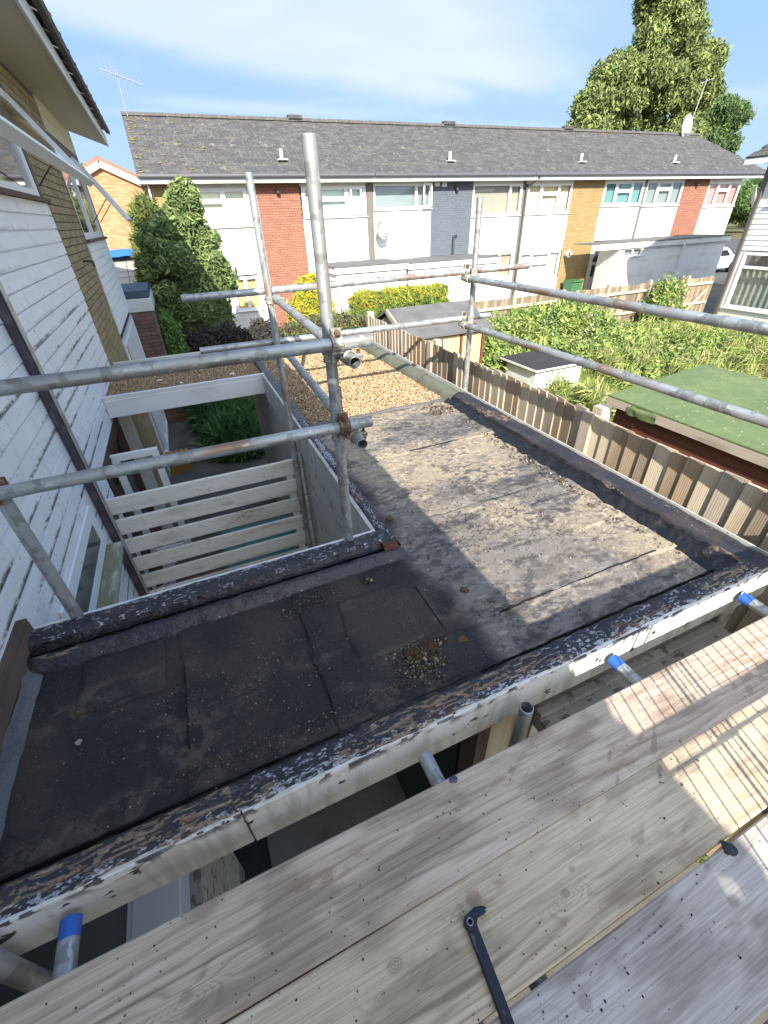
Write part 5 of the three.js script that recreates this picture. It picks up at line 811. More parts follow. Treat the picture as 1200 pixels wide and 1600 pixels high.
  makeWindow(H4, 'z', TZ, 21.3, 23.76, 0.04, 0.99, [{ w: 0.3, sash: false }, { w: 0.4, bars: [0.66] }, { w: 0.3, sash: false }], blinds.sage, { fr: 0.08 }); panel(H4, 21.295, 23.785, G, 0.0); panel(H4, 21.295, 23.785, 0.995, EY - 0.2);
  makeWindow(H4, 'z', TZ, 25.58, 28.0, -0.09, 0.93, [{ w: 0.3, sash: false }, { w: 0.4, bars: [0.66] }, { w: 0.3, sash: false }], blinds.pink, { fr: 0.08 }); panel(H4, 25.56, 28.02, G, -0.13); panel(H4, 25.56, 28.02, 0.935, EY - 0.2);
  obj('store_wall', bx(20.065, 25.45, G, -1.49, -17.9, -16.1), wallM, H4); obj('store_fascia', cb(20.065, 25.6, -1.49, -1.28, -16.06, -16.0, 0.005), trimM, H4); obj('store_roof', bx(20.065, 25.6, -1.279, -1.25, TZ + 0.03, -15.98), greyFelt, H4);
  obj('wall_pipe', tube([22.45, G, -16.05], [22.35, -1.3, -16.0], 0.04, 10, false), trimM, H4);
  dish(H4, 27.9, -1.15, -16.6, 0.62, 0.5); dish(H4, 28.3, 0.15, -17.4, 0.62, 0.5); dish(H4, 28.0, RYT + 0.35, RZ, 0.55, 0.2, 0.1);
  obj('aerial', [tube([28.3, RYT - 0.3, RZ], [28.75, RYT + 2.3, RZ], 0.02, 6, false), tube([28.3, RYT + 2.1, RZ], [29.3, RYT + 2.35, RZ], 0.012, 6, false)], c('#a9abad', 0.5), H4);

  const B = thing('wheelie_bin', 'green wheelie bin standing against the ochre brick strip', 'bin', [17.3, G, -17.3]);
  const gb = c('#3c6b45', 0.5); { const s = new THREE.Shape([[-0.24, 0], [0.24, 0], [0.29, 0.95], [-0.29, 0.95]].map((p) => new THREE.Vector2(...p))); const g = new THREE.ExtrudeGeometry(s, { depth: 0.55, bevelEnabled: true, bevelSize: 0.02, bevelThickness: 0.02, bevelSegments: 1 }); g.translate(17.35, G + 0.08, -17.7); obj('body', metres(g), gb, B); } obj('lid', cb(17.03, 17.67, G + 1.05, G + 1.12, -17.74, -17.07, 0.02), gb, B); obj('wheel', [17.12, 17.55].map((x) => { const q = new THREE.CylinderGeometry(0.1, 0.1, 0.05, 16); q.rotateZ(Math.PI / 2); q.translate(x, G + 0.1, -17.72); return metres(q); }), c('#1c1c1e'), B);
  const K = thing('grey_bin', 'dark grey bin standing in the open porch by the arched door', 'bin', [19.5, G, -17.2]); obj('body', cb(19.25, 19.75, G + 0.06, G + 0.98, -17.6, -17.1, 0.03), c('#7d8186', 0.5), K); obj('lid', cb(19.22, 19.78, G + 0.985, G + 1.05, -17.63, -17.07, 0.02), c('#55585c', 0.5), K);
}

// ---------------------------------------------------------------- the house at the right edge (its wall faces -x)
{
  const H = thing('house', 'white boarded house with large curtained window and dark corner pipe, beyond the garden', 'house', [22, G, -5]);
  const X = 17.95, z0 = -10.75, z1 = 2.0;
  obj('wall_core', bx(X + 0.46, 26.5, G, 1.0, z0, z1), whitePaint, H);
  obj('plinth', cb(X - 0.03, X + 0.3, G, G + 0.16, z0, z1, 0.01, 2), concrete, H);
  obj('gable_wall', bx(X, 26.5, G, 1.0, z0 - 0.1, z0 - 0.004), whitePaint, H);
  for (let k = 0; k < 3; k++) makeWindow(H, '-x', X, z0 + 0.15 + k * 2.6, z0 + 2.6 + k * 2.6, -3.05, -1.35, [{ w: 1, bars: [0.74], sash: false }], null, { fr: 0.09 });
  for (let k = 0; k < 3; k++) { const w = obj('curtain', pleats('x', X + 0.22, z0 + 0.2 + k * 2.6, z0 + 2.55 + k * 2.6, -3.0, -1.75, 12, 0.035), std({ color: hex('#8f988e'), roughness: 0.9, side: THREE.DoubleSide }), H); }
  obj('wall_panel', [bx(X, X + 0.45, G + 0.16, -3.09, z0, z1, 2), bx(X, X + 0.45, -3.09, -1.32, z0, z0 + 0.145, 1), bx(X, X + 0.45, -3.09, -1.32, z0 + 7.95, z1, 2)], whitePaint, H);
  for (let y = -1.31, k = 0; y < -0.12; y += 0.148, k++) { const s = new THREE.Shape([[0, 0], [-0.03, 0], [-0.012, 0.15], [0, 0.15]].map((p) => new THREE.Vector2(...p))); const g = new THREE.ExtrudeGeometry(s, { depth: z1 - z0, bevelEnabled: false }); g.translate(X + 0.012, y, z0); obj('board', metres(g, 2), whitePaint, H); }
  obj('board_backing', bx(X + 0.013, X + 0.45, -1.31, -0.1, z0, z1, 2), whitePaint, H);
  for (let k = 0; k < 3; k++) makeWindow(H, '-x', X, z0 + 0.3 + k * 2.6, z0 + 2.5 + k * 2.6, -0.08, 0.95, [{ w: 0.5 }, { w: 0.5 }], null, { fr: 0.08 });
  obj('wall_top', bx(X, X + 0.45, 0.955, 1.05, z0, z1, 2), whitePaint, H); for (let k = 0; k <= 3; k++) obj('wall_pier', bx(X, X + 0.45, -0.1, 0.954, k ? z0 - 0.095 + k * 2.6 : z0, Math.min(z0 + 0.295 + k * 2.6, k < 3 ? 99 : z1), 1), whitePaint, H);
  obj('corner_pipe', cb(X - 0.10, X - 0.005, G, 1.05, z0 - 0.10, z0 + 0.02, 0.01, 1), std({ color: hex('#57534e'), roughness: 0.7 }), H);
  const s = new THREE.Shape([[X - 0.4, 1.16], [X + 4.3, 3.16], [X + 9.0, 1.16], [X + 9.0, 1.05], [X - 0.4, 1.05]].map((p) => new THREE.Vector2(...p))); const g = new THREE.ExtrudeGeometry(s, { depth: 13.4, bevelEnabled: false }); g.translate(0, 0, -11.4); obj('roof', metres(g, 2), tileMats[0], H);
  const t = []; const L = Math.hypot(4.7, 2.0), a = Math.atan2(2.0, 4.7); for (let r = 0; r < 15; r++) for (let z = -11.4; z < -6; z += 0.33) { const q = new THREE.BoxGeometry(L / 15 + 0.06, 0.025, 0.32); q.translate((r + 0.5) * L / 15, 0.02, 0); q.rotateZ(a - 0.02); q.translate(X - 0.42, 1.17, z + 0.16 + (r % 2) * 0.16); t.push(metres(q, 2)); } obj('roof_tiles', t, tileMats[0], H, 'stuff');
  obj('fascia_board', cb(X - 0.43, X - 0.405, 1.0, 1.15, -11.4, 2, 0.004, 2), whitePaint, H);
}

// ---------------------------------------------------------------- beyond the left house: brick porch, orange house, garage roof
{
  const H = thing('brick_porch', 'small brown brick porch with a flat roof past the corner of the boarded house', 'porch', [-0.9, G, -11.6]);
  brickPanel(H, 'z', -10.76, -1.6, -0.55, G, -1.44, brownBricks, { single: 150, near: [0, 0, 0], seed: 51, backDepth: 0.05 });
  obj('side_wall', bx(-1.6, -0.552, G, -1.44, -12.4, -10.82), brownBricks[0], H); obj('fascia_board', cb(-1.7, -0.51, -1.438, -1.20, -10.76, -10.72, 0.005), whitePaint, H); obj('fascia_board', cb(-0.53, -0.51, -1.438, -1.20, -12.4, -10.762, 0.005, 2), whitePaint, H); obj('roof_edge', cb(-1.7, -0.53, -1.198, -1.06, -12.4, -10.78, 0.01), std({ color: hex('#4a5a66'), roughness: 0.8 }), H);
  const Q = thing('garage', 'low garage with pale grey tiled roof and blue tarpaulin beyond the porch', 'garage', [-2, G, -16.5]);
  obj('wall', bx(-4.5, -0.55, G, -1.3, -18, -15.2), whitePaint, Q); { const s = new THREE.Shape([[15.0, -1.3], [16.6, -0.62], [18.2, -1.3]].map((p) => new THREE.Vector2(...p))); const g = new THREE.ExtrudeGeometry(s, { depth: 4.1, bevelEnabled: false }); g.rotateY(Math.PI / 2); g.translate(-4.6, 0, 0); obj('roof', metres(g, 0), std({ color: hex('#a39d92'), roughness: 0.9 }), Q); }
  { const t = []; const L = Math.hypot(1.6, 0.68), a = Math.atan2(0.68, 1.6); for (let r = 0; r < 6; r++) for (let x = -2.6; x < -0.5; x += 0.3) { const q = new THREE.BoxGeometry(0.285, 0.03, L / 6 + 0.05); q.translate(x + 0.15, 0.02, -(r + 0.5) * L / 6); q.rotateX(a); q.translate(0, -1.3, -15.0); t.push(metres(q)); } obj('roof_tiles', t, std({ color: hex('#a8a296'), roughness: 0.9 }), Q, 'stuff'); }
  tag(obj('tarpaulin', sweep(refine([[-17.4, -0.85], [-16.5, -0.52], [-15.9, -0.68]], 0.1), 'x', -3.2, -0.62, 30, 0.05, 9, 2), std({ color: hex('#2f6fc4'), roughness: 0.6, side: THREE.DoubleSide })), 'bright blue tarpaulin over the ridge of the garage roof', 'tarpaulin');
  const O = thing('orange_house', 'orange brick house with a white-trimmed gable beyond the garage', 'house', [-2.5, G, -28]);
  const orB = plainBricks([[206, 158, 118], [198, 148, 108], [212, 168, 130]]);
  { const s = new THREE.Shape([[-6.4, G], [3.2, G], [3.2, -0.1], [-1.6, 2.12], [-6.4, -0.1]].map((p) => new THREE.Vector2(...p))); const g = new THREE.ExtrudeGeometry(s, { depth: 8, bevelEnabled: false }); g.translate(0, 0, -34); obj('wall', metres(g, 0), orB[0], O); }
  { const q = [[], [], []], R = rng(61); for (let y = -1.4, r = 0; y < 2.1; y += 0.075, r++) for (let x = -3.2 - (r % 2) * 0.11; x < 0.6; x += 0.225) if (y + 0.07 < 2.0 - Math.abs(x + 0.1 + 1.6) * 0.4625) q[Math.floor(R() * 3)].push(bx(x, x + 0.215, y, y + 0.065, -25.999, -25.985 + 0.006 * R())); q.forEach((l, k) => obj('brickwork', l, orB[k], O, 'stuff')); }
  for (const sg of [-1, 1]) { const q = cb(0, 5.6, -0.11, 0.11, -25.96, -25.80, 0.01); q.rotateZ(-Math.atan2(2.22, 4.8)); if (sg < 0) { q.scale(-1, 1, 1); const ix = q.attributes.position; } q.translate(-1.6, 2.2, 0); if (sg < 0) { const p = q.attributes.position.array, n = q.attributes.normal.array; for (let i = 0; i < p.length; i += 9) for (const A of [p, n]) for (let k = 0; k < 3; k++) { const t = A[i + 3 + k]; A[i + 3 + k] = A[i + 6 + k]; A[i + 6 + k] = t; } } obj('verge_board', q, whitePaint, O); }
  { const s = new THREE.Shape([[-6.9, -0.15], [-1.6, 2.32], [3.7, -0.15], [3.7, 0.0], [-1.6, 2.48], [-6.9, 0.0]].map((p) => new THREE.Vector2(...p))); const g = new THREE.ExtrudeGeometry(s, { depth: 8.2, bevelEnabled: false }); g.translate(0, 0, -34.1); obj('roof', metres(g, 2), std({ color: hex('#8a6a58'), roughness: 0.9 }), O); }
  obj('bay_roof', cb(-4.2, -0.5, -1.75, -1.35, -25.9, -24.6, 0.03), std({ color: hex('#8d8f80'), roughness: 0.9 }), O); obj('bay_wall', bx(-4.1, -0.6, G, -1.76, -25.9, -24.7), whitePaint, O);
}

// ---------------------------------------------------------------- plants
function clump(n, size, spread, seed, long = 1.7) {
  const R = rng(seed), pos = [], idx = [], v = new THREE.Vector3(), q = new THREE.Quaternion();
  for (let i = 0; i < n; i++) {
    const c = new THREE.Vector3(R() - 0.5, R() - 0.5, R() - 0.5).multiplyScalar(2 * spread), s = size * (0.7 + 0.6 * R()); q.setFromEuler(new THREE.Euler(R() * 6.3, R() * 6.3, R() * 6.3));
    const b = pos.length / 3; for (const p of [[0, -long, 0], [0.55, -0.1, 0.14], [0, long, -0.2], [-0.55, 0.1, 0.14]]) { v.set(...p).multiplyScalar(s * 0.5).applyQuaternion(q).add(c); pos.push(v.x, v.y, v.z); } idx.push(b, b + 1, b + 2, b, b + 2, b + 3);
  }
  const g = new THREE.BufferGeometry(); g.setAttribute('position', new THREE.Float32BufferAttribute(pos, 3)); g.setIndex(idx); const h = g.toNonIndexed(); h.computeVertexNormals(); return h;
}
// leaves through a crown made of lobes [x, y, z, rx, ry, rz]; carve opens gaps
function crown(name, parent, lobes, n, geo, cols, seed, { carve = 0.42, freq = 1.4, hollow = 0.35, s0 = 0.8, s1 = 1.3, mat = leafMat, upright = false } = {}) {
  const R = rng(seed), M = [], C = [], q = new THREE.Quaternion(), vol = lobes.map((l) => Math.pow(l[3] * l[4] * l[5], 0.75)), tot = vol.reduce((a, b) => a + b); let guard = 0;
  while (M.length < n && guard++ < n * 12) {
    let t = R() * tot, k = 0; while (t > vol[k] && k < lobes.length - 1) t -= vol[k++];
    const l = lobes[k], u = R() * 2 - 1, ph = R() * 6.283, r = Math.cbrt(hollow + (1 - hollow) * R()) * (0.88 + 0.2 * R()), w = Math.sqrt(1 - u * u);
    const p = new THREE.Vector3(l[0] + l[3] * r * w * Math.cos(ph), l[1] + l[4] * r * u, l[2] + l[5] * r * w * Math.sin(ph));
    if (p.y < G + 0.02 || vn3(p.x * freq, p.y * freq, p.z * freq, seed) < carve * (0.6 + 0.5 * R())) continue;
    q.setFromEuler(upright ? new THREE.Euler((R() - 0.5) * 0.7, R() * 6.3, (R() - 0.5) * 0.7) : new THREE.Euler(R() * 6.3, R() * 6.3, R() * 6.3));
    const s = s0 + (s1 - s0) * R(); M.push(new THREE.Matrix4().compose(p, q, new THREE.Vector3(s, s, s)));
    C.push(cols[Math.floor(R() * cols.length)].clone().multiplyScalar(0.65 + 0.7 * R()));       // every leaf its own tone, wherever it hangs
  }
  return inst(name, geo, mat, parent, M, C, [lobes[0][0], lobes[0][1], lobes[0][2]]);
}
const lin = (r, g, b) => new THREE.Color().setRGB(r * 1.3, g * 1.3, b * 1.3);
function limb(a, b, r0, r1, wob = 0.1, seed = 1) { // a tapered, crooked limb
  const A = new THREE.Vector3(...a), B = new THREE.Vector3(...b), N = 8, R = rng(seed), pts = []; for (let i = 0; i <= N; i++) { const p = A.clone().lerp(B, i / N); if (i && i < N) p.add(new THREE.Vector3((R() - 0.5) * wob, 0, (R() - 0.5) * wob)); pts.push(p); }
  const c = new THREE.CatmullRomCurve3(pts), g = new THREE.TubeGeometry(c, 16, 1, 8), p = g.attributes.position, o = new THREE.Vector3();
  for (let i = 0; i <= 16; i++) { c.getPointAt(i / 16, o); const r = mix(r0, r1, i / 16); for (let k = 0; k <= 8; k++) { const j = i * 9 + k; p.setXYZ(j, o.x + (p.getX(j) - o.x) * r, o.y + (p.getY(j) - o.y) * r, o.z + (p.getZ(j) - o.z) * r); } }
  g.computeVertexNormals(); return plain(g);
}
{
  const small = clump(7, 0.075, 0.10, 3), mid = clump(9, 0.24, 0.30, 4, 1.4), needle = clump(12, 0.13, 0.08, 5, 3.2), tiny = clump(8, 0.05, 0.07, 6), bramble = clump(9, 0.06, 0.12, 8, 1.4), conif = clump(14, 0.075, 0.06, 9, 2.4);
  const green = [lin(0.055, 0.11, 0.022), lin(0.075, 0.15, 0.028), lin(0.04, 0.085, 0.022), lin(0.11, 0.19, 0.04)];
  // laurel-like bush across the court, conifer behind it
  const B = thing('laurel_tree', 'dense dark green bushy tree with leaning crown beside the boarded house', 'tree', [0.65, G, -13]);
  obj('trunk', merge([limb([0.80, G, -12.9], [0.62, -1.6, -13], 0.12, 0.08, 0.12, 3), limb([0.68, -2.2, -13], [0.1, -0.9, -13.1], 0.06, 0.03, 0.1, 4), limb([0.66, -1.9, -13], [1.1, -0.7, -12.9], 0.06, 0.03, 0.1, 5)]), bark, B);
  const lb = []; { const R = rng(85); for (let k = 0; k < 230; k++) { const pw = (t, K) => { for (let i = 1; i < K.length; i++) if (t <= K[i][0]) return mix(K[i - 1][1], K[i][1], (t - K[i - 1][0]) / (K[i][0] - K[i - 1][0])); return K[K.length - 1][1]; }; const y = mix(-2.75, 0.68, Math.pow(R(), 1.1)), t = (y + 2.75) / 3.43, w = pw(t, [[0, 0.4], [0.2, 0.85], [0.45, 1.0], [0.62, 0.92], [0.75, 0.68], [0.88, 0.34], [1, 0.08]]), cx = pw(t, [[0, -0.05], [0.2, 0.42], [0.45, 0.35], [0.62, 0.30], [0.75, 0.40], [0.88, 0.60], [1, 0.76]]), a = R() * 6.28, r = Math.sqrt(R()) * w, s = 0.09 + 0.14 * R() * (0.35 + w); lb.push([cx + Math.cos(a) * r * 0.92, y, -13 + Math.sin(a) * r * 0.8, s, s * 0.9, s]); } }
  crown('crown', B, lb, 17000, small, [lin(0.13, 0.19, 0.055), lin(0.17, 0.235, 0.07), lin(0.09, 0.14, 0.04), lin(0.22, 0.28, 0.10)], 71, { carve: 0.3, freq: 3, hollow: 0.1, s0: 0.6, s1: 1.6 });
  const Cn = thing('conifer', 'yellow-green conifer standing behind the dark bushy tree', 'tree', [-0.35, G, -15]);
  obj('trunk', limb([-0.35, G, -15], [-0.3, 0.2, -15], 0.12, 0.03, 0.06, 6), bark, Cn);
  const lc = []; { const R = rng(86); for (let k = 0; k < 50; k++) { const y = mix(-3.2, 0.45, R()), t = (y + 3.2) / 3.65, w = mix(0.62, 0.10, Math.pow(t, 1.5)), a = R() * 6.28, r = Math.sqrt(R()) * w; lc.push([mix(-0.55, -0.2, t) + Math.cos(a) * r, y, -15 + Math.sin(a) * r, 0.13, 0.2, 0.13]); } }
  crown('crown', Cn, lc, 3800, needle, [lin(0.15, 0.19, 0.04), lin(0.20, 0.23, 0.05), lin(0.09, 0.13, 0.03)], 72, { carve: 0.3, freq: 2.4, hollow: 0.2 });
  // big tree behind the terrace and a round one beside it
  const T = thing('large_tree', 'tall broad tree with ragged crown rising behind the terrace roof', 'tree', [44, G, -40]);
  obj('trunk', merge([limb([44, G, -40.5], [44, 7, -41], 0.6, 0.3, 0.5, 7), limb([44, 5, -41], [40, 8, -41], 0.2, 0.08, 0.5, 8), limb([44, 6, -41], [47.5, 9, -41], 0.2, 0.08, 0.5, 9), limb([44, 7, -41], [44, 13, -41], 0.24, 0.05, 0.4, 10)]), bark, T);
  const tl = []; { const R = rng(81); for (const [x, y, r] of [[44.0, 6.0, 4.6], [40.0, 6.0, 3.0], [48.5, 6.2, 3.4], [43.2, 9.0, 3.6], [40.2, 8.7, 2.0], [47.2, 9.4, 2.8], [44.2, 12.0, 2.8], [43.9, 14.6, 1.9], [50.0, 10.6, 1.5], [38.4, 7.6, 1.3], [46.3, 12.5, 1.9], [51.2, 9.0, 1.2], [38.0, 5.4, 1.6], [44.0, 3.0, 5.0]]) for (let k = 0; k < 18; k++) { const a = R() * 6.28, u = R() * 2 - 1, q = Math.sqrt(1 - u * u) * r * 0.74 * (k % 3 ? 1 : R()), s = 0.45 + 0.6 * R(); tl.push([x + Math.cos(a) * q, y + u * r * 0.70, -40 + Math.sin(a) * q, s * 1.2, s * 0.8, s * 1.2]); } }
  crown('crown', T, tl, 30000, mid, [lin(0.12, 0.165, 0.04), lin(0.16, 0.21, 0.05), lin(0.085, 0.125, 0.03), lin(0.20, 0.24, 0.07)], 73, { carve: 0.32, s0: 0.6, s1: 1.5, freq: 0.8, hollow: 0.15 });
  const T2 = thing('round_tree', 'rounder mid green tree beside the tall tree, at the terrace end', 'tree', [56, G, -42]);
  obj('trunk', limb([56, G, -42], [56, 6, -42], 0.4, 0.15, 0.3, 11), bark, T2);
  const t2 = []; { const R = rng(83); for (let k = 0; k < 26; k++) { const a = R() * 6.28, r = Math.sqrt(R()) * 2.4; t2.push([57.3 + Math.cos(a) * r, 5.6 + (R() - 0.5) * 6, -42 + Math.sin(a) * r, 0.9 + 0.6 * R(), 0.8 + 0.5 * R(), 0.9 + 0.6 * R()]); } }
  crown('crown', T2, t2, 5600, mid, [lin(0.07, 0.13, 0.03), lin(0.10, 0.16, 0.035), lin(0.05, 0.09, 0.02)], 74, { carve: 0.34, freq: 0.7 });
  const far = thing('far_trees', 'row of distant trees beyond the terrace end', 'trees', [75, G, -48]); far.userData.kind = 'stuff'; const fl = []; { const R = rng(84); for (let k = 0; k < 34; k++) fl.push([mix(58, 110, R()), mix(-2, 2.2, R()), mix(-60, -50, R()), 2.4, 1.8, 2.4]); } crown('crown', far, fl, 4200, mid, green, 75, { carve: 0.3, freq: 0.4, s0: 1.1, s1: 1.7 });
  const lf = thing('distant_tree', 'distant tree top showing over the orange house roof', 'tree', [-3, G, -46]); obj('trunk', limb([-3, G, -46], [-3, 2, -46], 0.3, 0.1, 0.2, 12), bark, lf); crown('crown', lf, [[-4, 2.2, -46, 2.2, 1.5, 2], [-1.0, 1.6, -46, 1.6, 1.3, 2], [-6, 1.8, -46, 2, 1.6, 2]], 1500, mid, green, 76, { carve: 0.3, freq: 0.6 });
  // hedges
  const boxy = (x0, x1, y0, y1, z0, z1, n, seed) => { const R = rng(seed), o = []; for (let k = 0; k < n; k++) o.push([mix(x0, x1, R()), mix(y0, y1, R()), mix(z0, z1, R()), 0.22, 0.18, 0.22]); return o; };
  const hedge = (name, label, base, lobes, n, geo, cols, seed, o) => { const h = thing(name, label, 'hedge', base); obj('stems', [0, 1, 2, 3].map((k) => limb([base[0] + (k - 1.5) * 0.3, G, base[2]], [base[0] + (k - 1.5) * 0.45, G + 0.9, base[2]], 0.03, 0.015, 0.05, seed + k)), bark, h); crown('foliage', h, lobes, n, geo, cols, seed, { carve: 0.25, freq: 3, hollow: 0.1, ...o }); return h; };
  const gold = [lin(0.30, 0.30, 0.03), lin(0.22, 0.26, 0.03), lin(0.12, 0.19, 0.03), lin(0.40, 0.36, 0.03)], lime = [lin(0.13, 0.21, 0.03), lin(0.19, 0.26, 0.03), lin(0.09, 0.15, 0.025)];
  const BH = hedge('clipped_hedge', 'clipped box-shaped hedge, lime green with golden top, before the white porch', [7.0, G, -14.9], boxy(5.35, 8.7, G + 0.3, -2.35, -15.1, -14.75, 130, 91), 9000, conif, lime, 91, { carve: 0.12 });
  crown('golden_tips', BH, boxy(5.4, 8.65, -2.32, -2.22, -15.05, -14.75, 60, 92), 3600, conif, gold, 92, { carve: 0.15 });
  hedge('golden_shrub', 'loose bright yellow shrub before the red brick strip', [3.9, G, -15], [[3.9, -2.0, -15, 0.45, 0.5, 0.4], [3.55, -2.5, -15, 0.4, 0.6, 0.4], [4.2, -2.5, -15, 0.4, 0.55, 0.4], [3.8, -3.2, -15, 0.6, 0.6, 0.5], [4.05, -1.75, -15, 0.25, 0.3, 0.25]], 3400, small, [lin(0.48, 0.40, 0.02), lin(0.42, 0.38, 0.03), lin(0.22, 0.26, 0.03)], 93, { carve: 0.3 });
  hedge('purple_hedge', 'low purple-leaved hedge above the dark blue brick edging', [1.0, G, -12.1], boxy(-0.35, 2.0, G + 0.2, -2.25, -12.4, -11.75, 110, 94), 9000, tiny, [lin(0.035, 0.028, 0.03), lin(0.05, 0.04, 0.032), lin(0.035, 0.045, 0.022)], 94, { carve: 0.2, s0: 1, s1: 1.7 });
  hedge('mixed_hedge', 'mixed green and plum hedge running on from the purple hedge', [3.0, G, -12.3], [...boxy(1.9, 4.6, G + 0.2, -2.3, -12.7, -12.0, 110, 95)], 8500, tiny, [lin(0.07, 0.05, 0.04), lin(0.10, 0.14, 0.03), lin(0.06, 0.09, 0.025), lin(0.09, 0.055, 0.05), lin(0.16, 0.18, 0.04)], 95, { carve: 0.3, s0: 1, s1: 1.7 });
  const iv = thing('ivy', 'bright green ivy growing at the foot of the brown porch', 'ivy', [-0.35, G, -11.6]); crown('foliage', iv, [[-0.38, -2.3, -11.9, 0.2, 0.6, 0.4], [-0.35, -3.0, -11.8, 0.22, 0.8, 0.4]], 1600, small, [lin(0.09, 0.18, 0.03), lin(0.12, 0.22, 0.04)], 96, { carve: 0.3, freq: 4 });
  // courtyard weeds
  const wd = thing('weeds', 'bushy green weeds growing by the paving under the canopy', 'weeds', [0.55, G, -9.6]); crown('foliage', wd, [[0.35, G + 0.3, -9.9, 0.6, 0.42, 0.55], [0.85, G + 0.25, -9.4, 0.55, 0.4, 0.7], [0.45, G + 0.2, -8.7, 0.6, 0.32, 0.6], [0.95, G + 0.4, -10.3, 0.4, 0.5, 0.4], [0.15, G + 0.55, -10.5, 0.3, 0.5, 0.3]], 5200, needle, [lin(0.05, 0.13, 0.03), lin(0.07, 0.17, 0.04), lin(0.04, 0.10, 0.025)], 97, { carve: 0.25, freq: 3, s0: 0.9, s1: 1.5 });
  // brambles and nettles in the neglected garden
  const br = (name, label, base, lob, n, cols, seed, fl) => { const RR = rng(seed + 7), lobes = []; for (const l of lob) for (let k = 0; k < 14; k++) { const a = RR() * 6.28, u = RR() * 1.6 - 0.6, q = Math.sqrt(Math.max(0, 1 - u * u)), s = 0.14 + 0.2 * RR(); lobes.push([l[0] + Math.cos(a) * q * l[3] * 0.9, l[1] + u * l[4] * 0.9, l[2] + Math.sin(a) * q * l[5] * 0.9, s * 1.2, s, s * 1.2]); } const h = thing(name, label, 'brambles', base); obj('canes', Array.from({ length: 9 }, (_, k) => { const l = lobes[k % lobes.length]; return limb([l[0], G, l[2]], [l[0] + (k % 3 - 1) * 0.5, l[1] + l[4] * 1.1, l[2] + (k % 2 - 0.5) * 0.6], 0.018, 0.008, 0.2, seed + k); }), bark, h); crown('foliage', h, lobes, n, bramble, cols, seed, { carve: 0.46, freq: 2.6, hollow: 0.2, s0: 0.5, s1: 2.1 }); if (fl) crown('flowers', h, lobes.map((l) => [l[0], l[1] + 0.05, l[2] + 0.05, l[3] * 1.02, l[4] * 1.02, l[5] * 1.02]), fl, clump(3, 0.05, 0.05, 12, 1), [lin(0.6, 0.5, 0.48), lin(0.7, 0.66, 0.6)], seed + 50, { carve: 0.5, freq: 2.5, hollow: 0.8 }); };
  const bl = [lin(0.12, 0.19, 0.04), lin(0.18, 0.26, 0.05), lin(0.08, 0.14, 0.03), lin(0.26, 0.33, 0.08), lin(0.30, 0.33, 0.10)];
  br('bramble_thicket', 'tall flowering bramble thicket in front of the wooden back fence', [9.6, G, -9.8], [[8.4, -3.2, -10.2, 0.8, 0.7, 0.6], [9.3, -3.05, -10.0, 0.9, 0.75, 0.7], [10.3, -3.05, -9.8, 0.9, 0.7, 0.7], [9.2, -3.5, -9.2, 1.0, 0.5, 0.8], [10.6, -3.4, -8.9, 1.0, 0.55, 0.8], [7.8, -3.3, -10.2, 0.55, 0.7, 0.5], [11.4, -3.3, -9.4, 0.9, 0.6, 0.8], [8.9, -2.75, -10.2, 0.35, 0.35, 0.3], [10.0, -2.7, -10.0, 0.3, 0.4, 0.3]], 22000, bl, 98, 1500);
  br('nettle_patch', 'dense green nettles between the bramble thicket and the green shed roof', [11.2, G, -7.6], [[11.8, -3.45, -8.2, 1.0, 0.45, 0.8], [12.6, -3.45, -8.9, 1.0, 0.5, 0.8], [10.6, -3.6, -7.5, 0.9, 0.35, 0.7], [12.6, -3.55, -7.6, 0.9, 0.4, 0.7], [13.4, -3.6, -9.2, 0.7, 0.35, 0.6]], 9000, bl, 99, 400);
  br('garden_shrub', 'leafy light green shrub beside the tan-panelled shed', [6.9, G, -9.6], [[6.85, -3.1, -9.6, 0.32, 0.6, 0.35], [7.1, -3.4, -9.3, 0.35, 0.45, 0.35]], 1300, bl, 100);
  br('corner_weeds', 'tall yellow-green weeds by the back fence posts', [14.6, G, -10.4], [[14.6, -3.0, -10.5, 0.35, 0.9, 0.3], [14.9, -3.4, -10.3, 0.4, 0.5, 0.3]], 900, bl, 104);
  const stalk = clump(16, 0.034, 0.13, 13, 5);
  const sk = thing('tall_weeds', 'loose yellow-green tall weeds and seed stalks across the neglected garden', 'weeds', [11.5, G, -7.5]); { const R = rng(112), l = []; for (let k = 0; k < 120; k++) { const x = mix(6.6, 15.5, R()), z = mix(-10.6, -4.4, R()); if (x < 8.6 && z < -7.2 && z > -9) continue; l.push([x, G + 0.35 + 0.45 * R(), z, 0.14, 0.30, 0.14]); } crown('foliage', sk, l, 4200, stalk, [lin(0.20, 0.27, 0.06), lin(0.28, 0.32, 0.09), lin(0.14, 0.20, 0.045), lin(0.34, 0.33, 0.14)], 112, { carve: 0.1, freq: 3, hollow: 0, upright: true, s0: 0.7, s1: 1.6 }); }
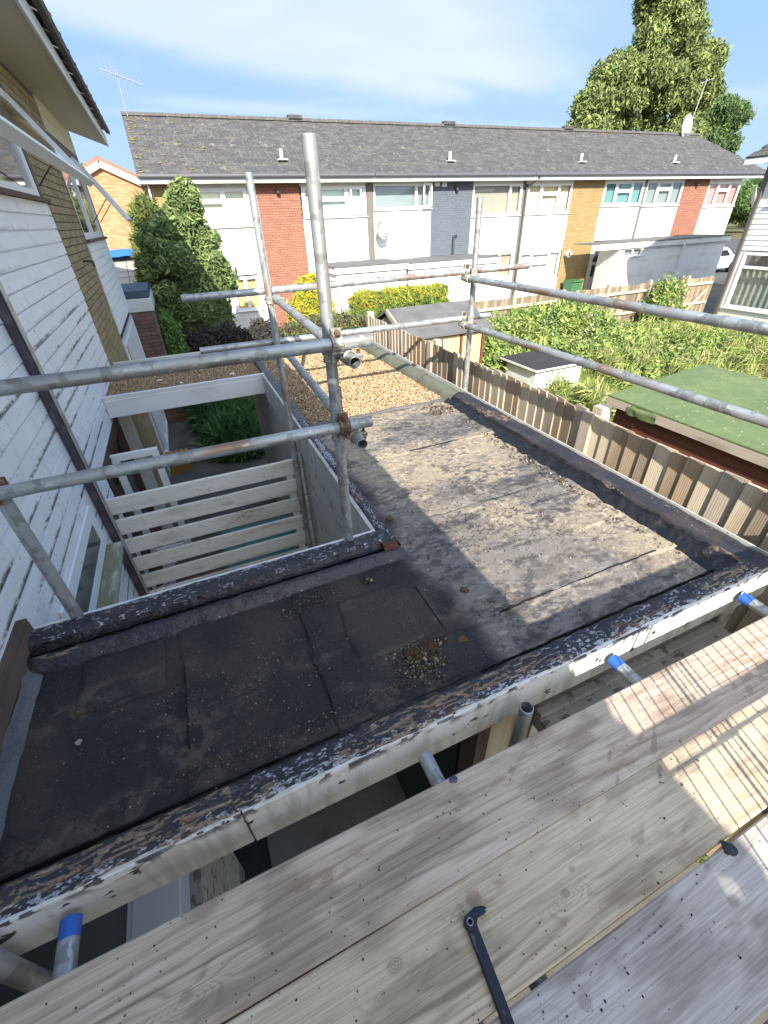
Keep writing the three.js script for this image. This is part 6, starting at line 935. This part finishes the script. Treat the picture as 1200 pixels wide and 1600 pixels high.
  // long grass
  const blade = (() => { const R = rng(7), pos = []; for (let k = 0; k < 9; k++) { const a = R() * 6.28, h = 0.18 + 0.22 * R(), w = 0.008, l = 0.12 * R(), x = (R() - 0.5) * 0.12, z = (R() - 0.5) * 0.12, ca = Math.cos(a), sa = Math.sin(a); const P = (s, t, d) => [x + ca * d - sa * s, t, z + sa * d + ca * s]; pos.push(...P(-w, 0, 0), ...P(w, 0, 0), ...P(w * 0.7, h * 0.6, l * 0.4), ...P(-w, 0, 0), ...P(w * 0.7, h * 0.6, l * 0.4), ...P(-w * 0.7, h * 0.6, l * 0.4), ...P(-w * 0.7, h * 0.6, l * 0.4), ...P(w * 0.7, h * 0.6, l * 0.4), ...P(0, h, l)); } const g = new THREE.BufferGeometry(); g.setAttribute('position', new THREE.Float32BufferAttribute(pos, 3)); g.computeVertexNormals(); return g; })();
  const M = [], C = [], R = rng(111), cols = [lin(0.16, 0.24, 0.04), lin(0.24, 0.29, 0.06), lin(0.12, 0.19, 0.03), lin(0.34, 0.32, 0.12)], dry = lin(0.42, 0.34, 0.16);
  for (let i = 0; i < 60000; i++) { const x = mix(2.7, 17.8, R()), z = mix(-11, 0.5, R()), n = fbm(x * 0.8, z * 0.8, 3, 12); if (x < 6.3 && z > -3.7) continue; if (x > 15.6 && z > -9.3 && n < 0.5) continue; const s = 0.7 + 0.9 * n; M.push(new THREE.Matrix4().compose(new THREE.Vector3(x, G, z), new THREE.Quaternion().setFromEuler(new THREE.Euler(0, R() * 6.3, 0)), new THREE.Vector3(s, s * (0.7 + 0.6 * R()), s))); const c = cols[Math.floor(R() * 4)].clone(); if (x > 12.5) c.lerp(dry, 0.55 * R()); C.push(c.multiplyScalar(0.75 + 0.5 * R())); }
  const gr = inst('long_grass', blade, leafMat, scene, M, C, [10, G, -5]); gr.userData.label = 'long unmown grass of the neglected garden'; gr.userData.category = 'grass';
}
// ---------------------------------------------------------------- a car at the far end of the terrace
{
  const V = thing('parked_car', 'pale parked car past the far end of the terrace', 'car', [33.5, G, -22]);
  const s = new THREE.Shape(); s.moveTo(-2.1, 0.35); s.lineTo(2.1, 0.35); s.quadraticCurveTo(2.2, 0.8, 2.0, 0.9); s.lineTo(1.1, 1.0); s.quadraticCurveTo(0.6, 1.45, 0, 1.47); s.lineTo(-1.1, 1.45); s.quadraticCurveTo(-1.8, 1.2, -2.05, 0.95); s.closePath();
  const g = new THREE.ExtrudeGeometry(s, { depth: 1.5, bevelEnabled: true, bevelSize: 0.08, bevelThickness: 0.12, bevelSegments: 3 }); g.translate(33.5, G, -22.75); obj('body', metres(g), std({ color: hex('#c9ced2'), roughness: 0.3 }), V);
  const w = new THREE.Shape([[-1.5, 1.02], [0.85, 1.02], [0.35, 1.36], [-1.05, 1.36]].map((p) => new THREE.Vector2(...p))); const wg = new THREE.ExtrudeGeometry(w, { depth: 1.76, bevelEnabled: false }); wg.translate(33.5, G, -22.88); obj('side_window', metres(wg), std({ color: hex('#22282e'), roughness: 0.15 }), V);
  for (const x of [32.2, 34.9]) for (const z of [-22.8, -21.2]) { const q = new THREE.CylinderGeometry(0.33, 0.33, 0.2, 20); q.rotateX(Math.PI / 2); q.translate(x, G + 0.33, z); obj('wheel', metres(q), std({ color: hex('#1b1b1d'), roughness: 0.8 }), V); }
}
renderer.render(scene, camera);
